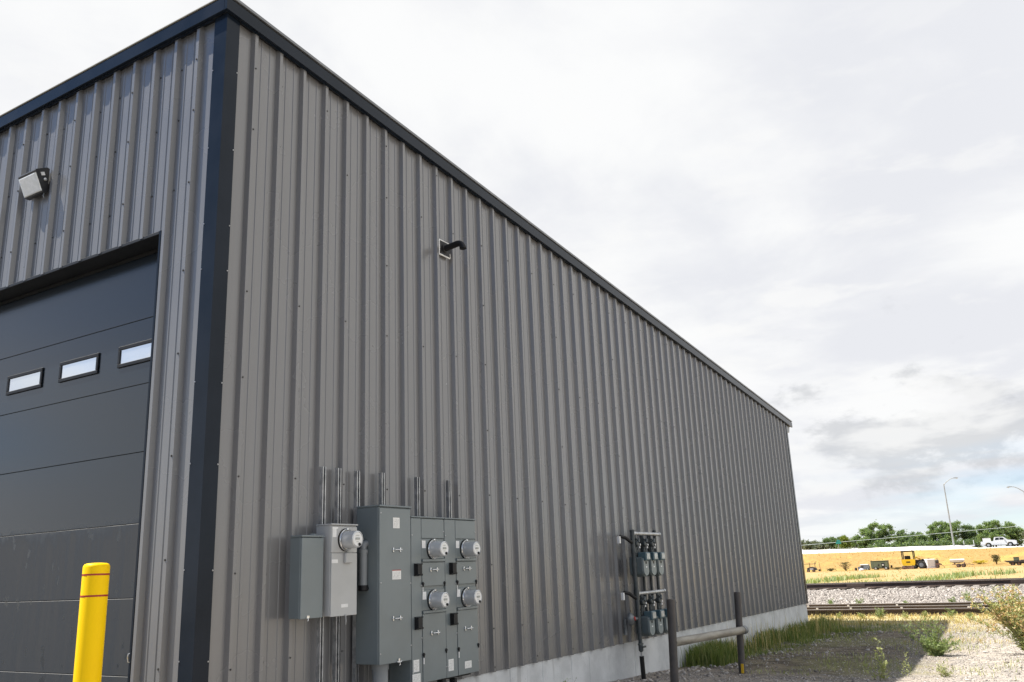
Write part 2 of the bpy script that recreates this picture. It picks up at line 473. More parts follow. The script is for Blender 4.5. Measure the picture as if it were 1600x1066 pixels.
MW['rusty'] = mat('rusty_steel', (0.10, 0.05, 0.035), (0.20, 0.11, 0.085), 4, 0.8)
MW['bluegrey'] = mat('blue_grey_paint', (0.12, 0.14, 0.17), (0.17, 0.19, 0.22), 3, 0.4)
MW['plainwhite'] = mat('white_gelcoat', (0.72, 0.71, 0.72), (0.78, 0.77, 0.77), 2, 0.4)
MW['lilac'] = mat('faded_white', (0.66, 0.63, 0.67), (0.72, 0.69, 0.72), 2, 0.5)
MW['lamppole'] = mat('lamp_pole', (0.33, 0.35, 0.36), (0.42, 0.44, 0.45), 1, 0.45, metal=0.5)
MW['signgreen'] = mat('sign_green', (0.01, 0.20, 0.19), (0.015, 0.23, 0.21), 2, 0.4)
MW['signwhite'] = mat('sign_white', (0.75, 0.75, 0.75), None, 2, 0.4)
MW['wire'] = mat('bare_wire', (0.42, 0.46, 0.42), (0.5, 0.54, 0.5), 1, 0.4)


# ------------------------------------------------------------------ mesh helpers
class MB:
    """collects shapes and links them as ONE mesh object"""
    def __init__(s):
        s.v = []
        s.f = []
        s.m = []

    def add(s, vs, fs, mi=0):
        o = len(s.v)
        s.v += [tuple(map(float, p)) for p in vs]
        s.f += [tuple(i + o for i in f) for f in fs]
        s.m += [mi] * len(fs)
        return s

    def box(s, x0, x1, y0, y1, z0, z1, c=0.0, mi=0, rot=None, piv=None):
        cx, cy, cz = (x0 + x1) / 2, (y0 + y1) / 2, (z0 + z1) / 2
        h = (abs(x1 - x0) / 2, abs(y1 - y0) / 2, abs(z1 - z0) / 2)
        c = min(c, min(h) * 0.9)
        vs, fs = [], []
        if c <= 0:
            for sx in (-1, 1):
                for sy in (-1, 1):
                    for sz in (-1, 1):
                        vs.append((sx * h[0], sy * h[1], sz * h[2]))
            fs = [(0, 1, 3, 2), (4, 6, 7, 5), (0, 4, 5, 1), (2, 3, 7, 6), (0, 2, 6, 4), (1, 5, 7, 3)]
        else:
            idx = {}
            for sx in (-1, 1):
                for sy in (-1, 1):
                    for sz in (-1, 1):
                        sg = (sx, sy, sz)
                        for a in range(3):
                            idx[(sg, a)] = len(vs)
                            vs.append(tuple(sg[k] * (h[k] if k == a else h[k] - c) for k in range(3)))
            for a in range(3):
                b, d = [k for k in range(3) if k != a]
                for sa in (-1, 1):
                    q = []
                    for sb, sd in ((-1, -1), (1, -1), (1, 1), (-1, 1)):
                        sg = [0, 0, 0]
                        sg[a], sg[b], sg[d] = sa, sb, sd
                        q.append(idx[(tuple(sg), a)])
                    fs.append(tuple(q))
                for sb in (-1, 1):
                    for sd in (-1, 1):
                        s1, s2 = [0, 0, 0], [0, 0, 0]
                        s1[a], s1[b], s1[d] = -1, sb, sd
                        s2[a], s2[b], s2[d] = 1, sb, sd
                        s1, s2 = tuple(s1), tuple(s2)
                        fs.append((idx[(s1, b)], idx[(s2, b)], idx[(s2, d)], idx[(s1, d)]))
            for sx in (-1, 1):
                for sy in (-1, 1):
                    for sz in (-1, 1):
                        fs.append(tuple(idx[((sx, sy, sz), a)] for a in range(3)))
            V = np.array(vs)
            ff = []
            for f in fs:
                P = V[list(f)]
                nrm = np.cross(P[1] - P[0], P[2] - P[0])
                ff.append(f if nrm @ P.mean(0) > 0 else f[::-1])
            fs = ff
        out = []
        for p in vs:
            q = Vector((p[0] + cx, p[1] + cy, p[2] + cz))
            if rot is not None:
                pv = Vector(piv) if piv else Vector((cx, cy, cz))
                q = rot @ (q - pv) + pv
            out.append(q)
        return s.add(out, fs, mi)

    def tube(s, pts, r, n=10, caps=True, mi=0):
        pts = [Vector(p) for p in pts]
        rs = r if isinstance(r, (list, tuple)) else [r] * len(pts)
        t0 = (pts[1] - pts[0]).normalized()
        up = Vector((0, 0, 1)) if abs(t0.z) < 0.9 else Vector((1, 0, 0))
        a = t0.cross(up).normalized()
        vs, fs = [], []
        for i, p in enumerate(pts):
            if i == 0:
                t = t0
            elif i == len(pts) - 1:
                t = (pts[i] - pts[i - 1]).normalized()
            else:
                t = ((pts[i + 1] - p).normalized() + (p - pts[i - 1]).normalized()).normalized()
            a = (a - t * a.dot(t)).normalized()
            b = t.cross(a)
            for k in range(n):
                th = 2 * math.pi * k / n
                vs.append(p + (a * math.cos(th) + b * math.sin(th)) * rs[i])
        for i in range(len(pts) - 1):
            for k in range(n):
                k2 = (k + 1) % n
                fs.append((i * n + k, i * n + k2, (i + 1) * n + k2, (i + 1) * n + k))
        if caps:
            fs.append(tuple(range(n))[::-1])
            fs.append(tuple((len(pts) - 1) * n + k for k in range(n)))
        return s.add(vs, fs, mi)

    def lathe(s, org, axis, prof, n=24, mi=0):
        """prof: list of (distance along axis, radius)"""
        ax = Vector(axis).normalized()
        up = Vector((0, 0, 1)) if abs(ax.z) < 0.9 else Vector((1, 0, 0))
        a = ax.cross(up).normalized()
        b = ax.cross(a)
        o = Vector(org)
        vs, fs = [], []
        for d, r in prof:
            for k in range(n):
                th = 2 * math.pi * k / n
                vs.append(o + ax * d + (a * math.cos(th) + b * math.sin(th)) * r)
        for i in range(len(prof) - 1):
            for k in range(n):
                k2 = (k + 1) % n
                fs.append((i * n + k, i * n + k2, (i + 1) * n + k2, (i + 1) * n + k))
        fs.append(tuple(range(n))[::-1])
        fs.append(tuple((len(prof) - 1) * n + k for k in range(n)))
        return s.add(vs, fs, mi)

    def prism(s, poly, axis, a0, a1, mi=0):
        """poly in the plane of the two other axes (in xyz order), extruded along axis"""
        n = len(poly)
        k = 'xyz'.index(axis)
        vs = []
        for a in (a0, a1):
            for u, w in poly:
                p = [u, w]
                p.insert(k, a)
                vs.append(tuple(p))
        area = sum(poly[i][0] * poly[(i + 1) % n][1] - poly[(i + 1) % n][0] * poly[i][1] for i in range(n))
        fs = [(i, (i + 1) % n, n + (i + 1) % n, n + i) for i in range(n)]
        fs += [tuple(range(n))[::-1], tuple(range(n, 2 * n))]
        flip = (area < 0) != (axis == 'y')
        if flip:
            fs = [f[::-1] for f in fs]
        if a1 < a0:
            fs = [f[::-1] for f in fs]
        return s.add(vs, fs, mi)

    def build(s, name, ms, parent=None, org=None, smooth=None, **props):
        me = bpy.data.meshes.new(name)
        o = Vector(org) if org is not None else (world_loc(parent) if parent is not None else Vector((0, 0, 0)))
        me.from_pydata([(p[0] - o.x, p[1] - o.y, p[2] - o.z) for p in s.v], [], s.f)
        if not isinstance(ms, (list, tuple)):
            ms = [ms]
        for m in ms:
            me.materials.append(m)
        if len(ms) > 1:
            me.polygons.foreach_set('material_index', s.m)
        if smooth:
            me.polygons.foreach_set('use_smooth', [True] * len(me.polygons))
            me.set_sharp_from_angle(angle=math.radians(smooth))
        me.update()
        ob = bpy.data.objects.new(name, me)
        COL.objects.link(ob)
        if parent is not None:
            ob.parent = parent
        elif org is not None:
            ob.location = o
        for k, v in props.items():
            ob[k] = v
        return ob


def world_loc(ob):
    v = Vector((0, 0, 0))
    while ob is not None:
        v += ob.location
        ob = ob.parent
    return v


def tag(o, label=None, cat=None, group=None, kind=None):
    if label:
        o['label'] = label
    if cat:
        o['category'] = cat
    if group:
        o['group'] = group
    if kind:
        o['kind'] = kind
    return o


def thing(name, loc, label, cat, group=None):
    o = bpy.data.objects.new(name, None)
    COL.objects.link(o)
    o.location = loc
    o.empty_display_size = 0.2
    return tag(o, label, cat, group)


def part(name, src, parent, loc, m=None):
    """another part that shares src's mesh"""
    o = bpy.data.objects.new(name, src.data)
    COL.objects.link(o)
    o.parent = parent
    o.location = loc
    return o


def copy_tree(o, parent=None):
    c = o.copy()
    COL.objects.link(c)
    if parent is not None:
        c.parent = parent
    for ch in list(o.children):
        copy_tree(ch, c)
    return c


def npmesh(name, V, F, m, parent=None, smooth=False, **props):
    V = np.asarray(V, dtype=np.float64)
    F = np.asarray(F, dtype=np.int32)
    if parent is not None:
        V = V - np.array(world_loc(parent))
    me = bpy.data.meshes.new(name)
    me.vertices.add(len(V))
    me.vertices.foreach_set('co', V.astype(np.float32).ravel())
    k = F.shape[1]
    me.loops.add(F.size)
    me.loops.foreach_set('vertex_index', F.ravel())
    me.polygons.add(len(F))
    me.polygons.foreach_set('loop_start', np.arange(len(F), dtype=np.int32) * k)
    me.update(calc_edges=True)
    me.validate()
    if smooth:
        me.polygons.foreach_set('use_smooth', np.ones(len(me.polygons), dtype=bool))
    me.materials.append(m)
    o = bpy.data.objects.new(name, me)
    COL.objects.link(o)
    if parent is not None:
        o.parent = parent
    for kk, v in props.items():
        o[kk] = v
    return o


# ------------------------------------------------------------------ ground
def sm(t):
    t = np.clip(t, 0, 1)
    return t * t * (3 - 2 * t)


def emb_top(y):
    return 0.48 + 0.0113 * np.clip(y, -60, 60)


def ground_z(x, y):
    x = np.asarray(x, float)
    y = np.asarray(y, float)
    z = np.interp(x, [-30, -5, 0, 6.5, 9, 18, 19.2, 20.6, 24, 36, 38, 60, 124, 128],
                  [-1.7, -1.6, -1.52, -1.50, -1.60, -1.655, -1.63, -1.545, -1.54, -1.54, -1.36, -1.45, -1.88, -1.9])
    drive = sm((x + 7) / 5) * sm((y + 2.2) / 2.6) * (1 - sm((x - 0.2) / 1.2))
    z = z + drive * (-1.27 - z)
    t = (x - 129) / 36
    bank = -1.9 + (emb_top(y) + 1.9) * sm(np.clip(t, 0, 1)) ** 0.95
    z = np.where(x > 129, bank, z)
    z = np.where(x > 187, emb_top(y) + (0.0 - emb_top(y)) * sm((x - 187) / 30), z)
    z = z + np.where((x > 2) & (x < 20), 0.018 * np.sin(1.7 * x + 0.9 * y) * np.sin(1.1 * y - 0.6 * x + 1), 0)
    z = z + np.where((x > 40) & (x < 165), 0.06 * np.sin(0.21 * x + 0.5 * y) * np.sin(0.33 * y), 0)
    return z


def gz(x, y):
    return float(ground_z(x, y))


xs = np.concatenate([[-1500, -500, -150, -60, -30, -16], np.arange(-10, 24.6, 0.3), np.arange(25, 45, 1.0), np.arange(46, 190, 3.0), [195, 205, 218, 240, 300, 400, 600, 1000, 1800, 3000]])
ys = np.concatenate([[-3000, -1000, -400, -150, -70, -40, -25], np.arange(-16, 8, 0.3), np.arange(8, 80, 3.0), [90, 120, 200, 400, 1000, 3000]])
XX, YY = np.meshgrid(xs, ys, indexing='ij')
ZZ = ground_z(XX, YY)
nx, ny = len(xs), len(ys)
I = np.arange(nx * ny).reshape(nx, ny)
F = np.stack([I[:-1, :-1], I[1:, :-1], I[1:, 1:], I[:-1, 1:]], -1).reshape(-1, 4)
tag(npmesh('ground', np.stack([XX, YY, ZZ], -1).reshape(-1, 3), F, MW['ground'], smooth=True), kind='structure')

# asphalt lot added out of view to cut bounce light and darken reflections
b = MB()
b.box(-90, -7.0, -60, 60, -2.2, gz(10, -10) + 0.05)
b.box(-6.999, -2.6, -60, -2.6, -2.2, -1.53)
tag(b.build('added_dark_lot', MW['asphalt']), kind='structure')

# unseen drive before the overhead door, dark asphalt to cut bounce light
b = MB()
b.box(-7, 0.22, 0.2, 14, -1.42, -1.262, 0.01)
tag(b.build('driveway', MW['asphalt']), kind='structure')


def ballast_z(x):
    return np.interp(x, [24.2, 24.9, 32.4, 33.2, 36.2, 37.6], [-1.60, -1.50, -1.335, -1.275, -1.275, -1.42])


bx = np.concatenate([[24.2], np.arange(24.5, 37.6, 0.35), [37.7]])
by = np.concatenate([[-300, -100, -50, -30], np.arange(-18, 20, 0.35), [30, 60, 120, 300]])
BX, BY = np.meshgrid(bx, by, indexing='ij')
BZ = ballast_z(BX) + RNG.normal(0, 0.012, BX.shape)
I = np.arange(BX.size).reshape(BX.shape)
F = np.stack([I[:-1, :-1], I[1:, :-1], I[1:, 1:], I[:-1, 1:]], -1).reshape(-1, 4)
tag(npmesh('ballast_bed', np.stack([BX, BY, BZ], -1).reshape(-1, 3), F, MW['ballast'], smooth=True), kind='structure')

# pale gravel shoulder on top of the highway bank, and the highway behind it
sy = np.concatenate([[-400, -150, -60, -20], np.arange(-10, 60, 1.5), [75, 110, 200, 400]])
V = []
for yy in sy:
    hgt = 0.10 + 0.56 * float(sm((yy - 6.0) / 3.5)) + 0.03 * math.sin(yy * 0.9) + 0.03 * math.sin(yy * 0.37 + 1)
    e = float(emb_top(yy))
    V += [(164.2, yy, e - 0.12), (165.2, yy, e + 0.02), (168.6, yy, e + hgt), (170.6, yy, e + hgt), (172.5, yy, e + 0.02), (172.9, yy, e - 0.2)]
n = len(sy)
F = [(i * 6 + k, i * 6 + k + 1, (i + 1) * 6 + k + 1, (i + 1) * 6 + k)[::-1] for i in range(n - 1) for k in range(5)]
tag(npmesh('gravel_shoulder', V, F, MW['shoulder'], smooth=True), kind='structure')
V = []
for yy in sy:
    e = float(emb_top(yy)) + 0.03
    V += [(172.7, yy, e), (186.5, yy, e)]
F = [(i * 2, i * 2 + 1, (i + 1) * 2 + 1, (i + 1) * 2) for i in range(n - 1)]
tag(npmesh('highway', V, F, MW['asphalt']), kind='structure')

# ------------------------------------------------------------------ building
FT = 0.3048
SL = 0.0818                                   # roof falls 1 in 12 towards the back
LEN = 18.2
WID = 12.0
ZB = -1.063                                   # foot of the metal sheets
ZS = 4.868                                    # soffit at the front corner
wh = thing('warehouse', (0, 0, -1.6), 'long metal clad warehouse with charcoal ribbed walls and black trim', 'building')


def soff(x):
    return ZS - SL * x


RH = 0.042                                    # height of the major ribs


def rib_profile(ribs, s0, s1):
    """(s, height) polyline of ribbed sheet between s0 and s1; ribs: centres of the major ribs"""
    pts = []
    for c in ribs:
        pts += [(c - 0.0345, 0.0), (c - 0.0180, RH), (c + 0.0180, RH), (c + 0.0345, 0.0)]
        for q in (c + FT / 3, c + 2 * FT / 3):
            pts += [(q - 0.0135, 0.0), (q - 0.0085, 0.0052), (q + 0.0085, 0.0052), (q + 0.0135, 0.0)]
    pts.sort()
    S = [p[0] for p in pts]
    H = [p[1] for p in pts]
    inner = [(a, h) for a, h in pts if s0 + 1e-4 < a < s1 - 1e-4]
    return [(s0, float(np.interp(s0, S, H)))] + inner + [(s1, float(np.interp(s1, S, H)))]


def wall_sheet(wall, prof, zlo, zhi, lift=0.0):
    """one metal sheet; wall 'side' lies in y = 0 facing -y, wall 'front' in x = 0 facing -x"""
    rows = 9
    vs, fs = [], []
    n = len(prof)
    for r in range(rows + 1):
        for s, h in prof:
            top = zhi(s)
            z = zlo + (top - zlo) * r / rows
            hh = h + lift
            vs.append((s, -hh, z) if wall == 'side' else (-hh, s, z))
    for r in range(rows):
        for i in range(n - 1):
            q = (r * n + i, r * n + i + 1, (r + 1) * n + i + 1, (r + 1) * n + i)
            fs.append(q if wall == 'side' else q[::-1])
    MB().add(vs, fs).build('wall_panel', MW['wall'], wh)


D1 = 1.0134 * FT - 0.006
side_ribs = [D1 + k * FT for k in range(0, 64)]
edge = [0.03] + [D1 + FT * k + 0.036 for k in range(2, 59, 3)] + [LEN - 0.005]
for i in range(len(edge) - 1):
    wall_sheet('side', rib_profile(side_ribs, edge[i], edge[i + 1]), ZB, lambda s: soff(s) + 0.03, 0.0012 * (i % 2))
D2 = 1.1052 * FT + 0.004
front_ribs = [D2 + k * FT for k in range(0, 44)]
DY0, DY1, DZ1 = 0.707, 4.367, 2.955              # overhead door opening
DZ0 = -1.262
fe = [0.03, DY0 - 0.004]
wall_sheet('front', rib_profile(front_ribs, 0.03, DY0 - 0.03), ZB - 0.17, lambda s: ZS + 0.03)
e2 = [DY0 - 0.03] + [D2 + FT * k - 0.036 for k in range(4, 14, 3)] + [DY1 + 0.03]
for i in range(len(e2) - 1):
    wall_sheet('front', rib_profile(front_ribs, e2[i], e2[i + 1]), DZ1 + 0.012, lambda s: ZS + 0.03, 0.0012 * (i % 2))
e3 = [DY1 + 0.03] + [D2 + FT * k - 0.036 for k in range(16, 39, 3)] + [WID]
for i in range(len(e3) - 1):
    wall_sheet('front', rib_profile(front_ribs, e3[i], e3[i + 1]), ZB - 0.17, lambda s: ZS + 0.03, 0.0012 * (i % 2))

# solid dark core added behind the sheets to block light, open at the door
b = MB()
b.prism([(0.30, ZB), (LEN - 0.02, ZB), (LEN - 0.02, soff(LEN) + 0.05), (0.30, ZS + 0.02)], 'y', 0.03, WID)
b.box(0.02, 0.30, 0.03, DY0 - 0.012, ZB - 0.15, ZS)
b.box(0.02, 0.30, DY1 + 0.012, WID, ZB - 0.15, ZS)
b.box(0.02, 0.30, DY0 - 0.012, DY1 + 0.012, DZ1 + 0.012, ZS)
b.build('wall_core', MW['core'], wh)

# foundation stem wall, cast in panels with narrow joints
joints = [-0.0, 1.40, 2.88, 4.349, 5.085, 5.819, 6.324, 7.78, 9.24, 10.7, 12.16, 13.62, 15.08, 16.54, LEN - 0.02]
for a, c in zip(joints[:-1], joints[1:]):
    b = MB()
    b.box(a + 0.002, c - 0.002, 0.010 + random.uniform(-0.002, 0.002), 0.25, -2.0, ZB + 0.012 + random.uniform(-0.004, 0.004), 0.006)
    b.build('foundation_panel', MW['concrete'], wh)
b = MB()
b.box(0.008, 0.25, 0.26, DY0 - 0.01, -2.0, ZB - 0.16, 0.006)
b.build('foundation_return', MW['concrete'], wh)
MB().box(LEN - 0.26, LEN - 0.02, 0.26, WID, -2.0, ZB + 0.01, 0.006).build('foundation_return', MW['concrete'], wh)

# corner trims
TW = 0.109
b = MB()
L = [(-0.034, -0.034), (TW, -0.034), (TW, -0.026), (TW - 0.012, -0.030), (-0.030, -0.030), (-0.030, TW + 0.010), (-0.026, TW + 0.022), (-0.034, TW + 0.022)]
b.prism([(-0.034, -0.034), (TW, -0.034), (TW + 0.004, -0.001), (TW - 0.006, -0.001), (TW - 0.008, -0.028), (-0.028, -0.028), (-0.028, TW + 0.010), (-0.002, TW + 0.014), (-0.002, TW + 0.022), (-0.034, TW + 0.019)], 'z', ZB - 0.18, ZS + 0.02)
b.build('corner_trim', MW['trim'], wh)
b = MB()
b.box(LEN - 0.085, LEN + 0.03, -0.034, 0.08, ZB - 0.006, soff(LEN) + 0.02, 0.003)
b.build('corner_trim', MW['trim'], wh)
b = MB()   # bright flange of the far gable return
b.box(LEN + 0.031, LEN + 0.10, -0.02, 0.12, ZB + 0.1, soff(LEN) - 0.12, 0.003)
b.build('corner_trim', MW['rooflip'], wh)

# roof, fascias, soffit, lip
XE = 18.62
b = MB()
b.prism([(-0.045, 5.035), (XE - 0.02, 5.035 - SL * (XE + 0.025)), (XE - 0.02, 4.93 - SL * (XE + 0.025)), (-0.045, 4.93)], 'y', -0.045, WID + 0.05)
b.build('roof', MW['rooflip'], wh)


def rake(y0, y1, lo, hi, x0=-0.08, x1=XE):
    return MB().prism([(x0, 4.877 - SL * 0 + lo - 0), (x1, 4.877 + lo - SL * (x1 + 0.08)), (x1, 4.877 + hi - SL * (x1 + 0.08)), (x0, 4.877 + hi)], 'y', y0, y1)


rake(-0.080, -0.046, 0.0, 0.118).build('rake_fascia', MW['trim'], wh)
rake(-0.068, -0.047, 0.1185, 0.140).build('rake_reveal', MW['soffit'], wh)
rake(-0.086, -0.046, 0.1405, 0.168).build('roof_lip', MW['rooflip'], wh)
b = MB().box(-0.080, -0.046, -0.045, WID, 4.877, 5.008, 0.003)
b.build('eave_fascia', MW['trim'], wh)
b = MB().box(-0.070, -0.046, -0.045, WID, 5.0085, 5.024)
b.build('eave_reveal', MW['soffit'], wh)
b = MB().box(-0.084, -0.046, -0.045, WID, 5.0245, 5.036, 0.002)
b.build('roof_lip', mat('sunlit_eave_lip', (0.35, 0.33, 0.28), (0.42, 0.40, 0.34), 4, 0.4), wh)  # cream colour stands in for sunlight on the eave edge
b = MB()
b.prism([(-0.044, 4.8805), (XE - 0.03, 4.8805 - SL * (XE + 0.0)), (XE - 0.03, 4.8925 - SL * XE), (-0.044, 4.8925)], 'y', -0.0455, 0.02)
b.build('soffit', MW['soffit'], wh)
b = MB().box(-0.0455, 0.02, 0.03, WID, 4.8805, 4.8925)
b.build('soffit', MW['soffit'], wh)
# J-channel under the soffit that the sheets slide into
b = MB()
b.prism([(TW, 4.858 - SL * TW), (LEN - 0.09, 4.858 - SL * (LEN - 0.09)), (LEN - 0.09, 4.870 - SL * (LEN - 0.09)), (TW, 4.870 - SL * TW)], 'y', -0.0495, -0.0435)
b.build('soffit_channel', MW['trim'], wh)
b = MB().box(-0.0495, -0.0435, TW + 0.025, WID, 4.856, 4.868)
b.build('soffit_channel', MW['trim'], wh)
# gutter at the low eave
b = MB()
zg = 4.877 - SL * 18.5
b.prism([(18.24, zg - 0.17), (18.42, zg - 0.17), (18.50, zg - 0.02), (18.24, zg - 0.02)], 'y', -0.03, WID)
b.build('gutter', MW['rooflip'], wh)
# rib closures at the foot of the side wall
b = MB()
for c in side_ribs:
    if 0.12 < c < LEN - 0.12:
        b.prism([(c - 0.034, -0.0005), (c - 0.015, -0.029), (c + 0.015, -0.029), (c + 0.034, -0.0005)], 'z', ZB + 0.012, ZB + 0.045)
b.build('rib_closure', MW['black'], wh, kind='stuff')
# screws
b = MB()
for row, zr in enumerate([4.50, 3.89, 3.13, 2.37, 1.60, 0.83, 0.06, -0.62, -1.0]):
    for k, c in enumerate(side_ribs):
        if not 0.1 < c < LEN - 0.12:
            continue
        z = zr + random.uniform(-0.02, 0.02)
        if z > soff(c) - 0.12:
            continue
        if random.random() < 0.10:
            continue
        if row % 2 == 0 and k % 3 != 0:
            s_, h_ = c + 0.052, 0.0
        else:
            s_, h_ = c + random.choice((0.0, 0.006)), RH
            if row not in (0, 8) and k % 2:
                s_, h_ = c + 0.052, 0.0
        b.lathe((s_, -h_ - 0.0005, z), (0, -1, 0), [(0, 0.0085), (0.003, 0.0085), (0.0031, 0.005), (0.008, 0.0045)], 6)
for row, zr in enumerate([4.55, 4.02, 3.36, 2.56, 1.8, 1.0, 0.2, -0.6]):
    for k, c in enumerate(front_ribs):
        if c < 0.1 or c > 5:
            continue
        if DY0 - 0.1 < c < DY1 + 0.1 and zr < DZ1 + 0.1:
            continue
        s_, h_ = (c - 0.055, 0.0) if k % 3 else (c, RH)
        b.lathe((-h_ - 0.0005, s_, zr + random.uniform(-0.03, 0.03)), (-1, 0, 0), [(0, 0.0095), (0.003, 0.0095), (0.0031, 0.006), (0.008, 0.0055)], 6)
b.build('wall_screw', MW['fast'], wh, kind='stuff')
b = MB()
for z in [4.35, 3.6, 2.9, 2.5, 1.55, 0.9, 0.1, -0.55]:
    b.lathe((-0.034, TW + 0.010, z), (-1, 0, 0), [(0, 0.006), (0.003, 0.006), (0.0031, 0.004), (0.007, 0.003)], 6)
    b.lathe((TW - 0.010, -0.034, z - 0.01), (0, -1, 0), [(0, 0.006), (0.003, 0.006), (0.0031, 0.004), (0.007, 0.003)], 6)
b.build('trim_screw', MW['bright'], wh, kind='stuff')

# ---------------------------------------------------------- overhead door
XD = 0.182
zl = [DZ1 - 0.02, 2.313, 1.710, 1.107, 0.505, -0.098, -0.700, DZ0]
door = MB().box(XD + 0.012, XD + 0.05, DY0 + 0.03, DY1 - 0.03, DZ0 + 0.01, DZ1 - 0.03).build('overhead_door', MW['core'], wh)
for z1, z0 in zip(zl[:-1], zl[1:]):
    b = MB()
    b.box(XD, XD + 0.0118, DY0 + 0.012, DY1 - 0.012, z0 + 0.002, z1 - 0.0015, 0.003)
    b.build('door_section', MW['door'], door)
for yc in (4.175, 3.270 - 0.305 + 0.005, 2.068, 1.158):
    w, z0, z1 = 0.308, 1.906, 2.103
    b = MB()
    t = 0.034
    x0, x1 = XD - 0.015, XD - 0.0005
    b.box(x0, x1, yc - w, yc + w, z1 - t, z1, 0.004)
    b.box(x0, x1, yc - w, yc + w, z0, z0 + t, 0.004)
    b.box(x0, x1, yc - w, yc - w + t, z0 + t, z1 - t, 0.004)
    b.box(x0, x1, yc + w - t, yc + w, z0 + t, z1 - t, 0.004)
    b.build('window_frame', MW['black'], door)
    b = MB()
    rr = 0.02
    ya, yb, za, zb = yc - w + t - 0.004, yc + w - t + 0.004, z0 + t - 0.004, z1 - t + 0.004
    b.box(XD - 0.006, XD - 0.002, ya, yb, za, zb)
    b.build('window_pane', MW['mirror'], door)
# jambs, header, weather seal
b = MB()
b.box(-0.036, 0.30, DY0 - 0.026, DY0, DZ0, DZ1 + 0.03, 0.002)
b.build('door_jamb', MW['trim'], wh)
b = MB()
b.box(-0.036, 0.30, DY1, DY1 + 0.026, DZ0, DZ1 + 0.03, 0.002)
b.build('door_jamb', MW['trim'], wh)
b = MB()
b.box(-0.036, 0.28, DY0 + 0.0005, DY1 - 0.0005, DZ1, DZ1 + 0.028, 0.002)
b.build('door_header', MW['soffit'], wh)
b = MB()
b.box(XD - 0.016, XD - 0.001, DY0 + 0.002, DY1 - 0.002, DZ1 - 0.035, DZ1 - 0.001, 0.003)
b.build('weather_seal', MW['rubber'], wh)
b = MB()
b.box(XD - 0.012, XD - 0.001, DY0 + 0.001, DY0 + 0.016, DZ0, DZ1 - 0.036, 0.003)
b.build('weather_seal', MW['rubber'], wh)
b = MB()
b.tube([(-0.04, DY0 - 0.012, -0.50), (-0.05, DY0 - 0.010, -0.505), (-0.052, DY0 - 0.006, -0.53), (-0.048, DY0 - 0.010, -0.56), (-0.036, DY0 - 0.012, -0.565)], 0.005, 6)
b.build('jamb_hook', MW['bright'], wh, smooth=40)

# ------------------------------------------------------------------ wall lamp
wl = thing('wall_lamp', (0, 2.70, 3.98), 'black wedge wall lamp with frosted lens above the overhead door', 'wall lamp')
y0, y1 = 2.545, 2.855
b = MB()
b.prism([(-0.034, 3.850), (-0.034, 4.115), (-0.062, 4.120), (-0.172, 4.062), (-0.176, 4.048), (-0.168, 4.040), (-0.080, 3.850)], 'y', y0, y1)
b.build('lamp_housing', MW['bronze'], wl)
P0, P1 = Vector((-0.168, 0, 4.040)), Vector((-0.080, 0, 3.850))
d = (P1 - P0)
nrm = Vector((d.z, 0, -d.x)).normalized()
if nrm.x > 0:
    nrm = -nrm
vs = []
for off, ins in ((0.001, 0.006), (0.012, 0.010), (0.016, 0.030)):
    for t, yy in ((0, y0), (0, y1), (1, y1), (1, y0)):
        q = P0 + d * (t + (0.04 + ins * 2) * (1 if t == 0 else -1)) + nrm * off
        vs.append((q.x, yy + ins * (1 if yy == y0 else -1), q.z))
fs = []
for r in range(2):
    for i in range(4):
        fs.append((r * 4 + i, r * 4 + (i + 1) % 4, r * 4 + 4 + (i + 1) % 4, r * 4 + 4 + i))
fs.append((8, 9, 10, 11))
b = MB().add(vs, fs)
ln = b.build('lamp_lens', MW['lampglass'], wl)
b = MB().box(-0.118, -0.078, y0 - 0.002, y0 - 0.0005, 4.02, 4.055, 0.0, rot=Matrix.Rotation(math.radians(-24), 3, 'Y'))
b.build('rating_label', MW['paper_plain'], wl)
b = MB().lathe((-0.072, y0 - 0.0005, 3.985), (0, -1, 0), [(0, 0.016), (0.012, 0.015), (0.016, 0.009)], 14)
b.build('photocell', MW['lens'], wl, smooth=40)
b = MB().tube([(-0.05, y0 + 0.03, 3.852), (-0.055, y0 + 0.03, 3.82), (-0.045, y0 + 0.028, 3.80)], 0.006, 6)
b.build('wire_tail', MW['pvc'], wl)

# ------------------------------------------------------------------ exhaust hood on side wall
VX, VZ = 3.176, 3.624
ev = thing('exhaust_vent', (VX, 0, VZ), 'black elbow exhaust vent high on side wall with white caulk rim', 'exhaust vent')
b = MB()
b.box(VX - 0.098, VX + 0.098, -0.047, -0.034, VZ - 0.082, VZ + 0.082, 0.004)
b.box(VX - 0.07, VX + 0.07, -0.0335, -0.001, VZ - 0.055, VZ + 0.055)
b.build('vent_flange', MW['black'], ev)
for (xa, xb, za, zb) in ((-0.109, 0.107, 0.0825, 0.093), (-0.109, 0.107, -0.094, -0.0825), (-0.110, -0.0985, -0.082, 0.082), (0.0985, 0.108, -0.082, -0.03)):
    b = MB()
    n_ = 6
    for k in range(n_):
        fx, fz = (xb - xa) / n_, (zb - za) / n_
        j = random.uniform(0, 0.003)
        if fx > fz:
            b.box(VX + xa + fx * k, VX + xa + fx * (k + 1.02), -0.045 - j, -0.030, VZ + za - j, VZ + zb + j, 0.003)
        else:
            b.box(VX + xa - j, VX + xb + j, -0.045 - j, -0.030, VZ + za + fz * k, VZ + za + fz * (k + 1.02), 0.003)
    b.build('caulk_bead', MW['caulk'], ev)
b = MB()
pts = [(VX, -0.046, VZ + 0.002), (VX, -0.225, VZ + 0.022)]
for a_ in range(15, 100, 17):
    t = math.radians(a_)
    pts.append((VX, -0.225 - 0.075 * math.sin(t), VZ + 0.022 - 0.075 * (1 - math.cos(t))))
b.tube(pts, 0.036, 18)
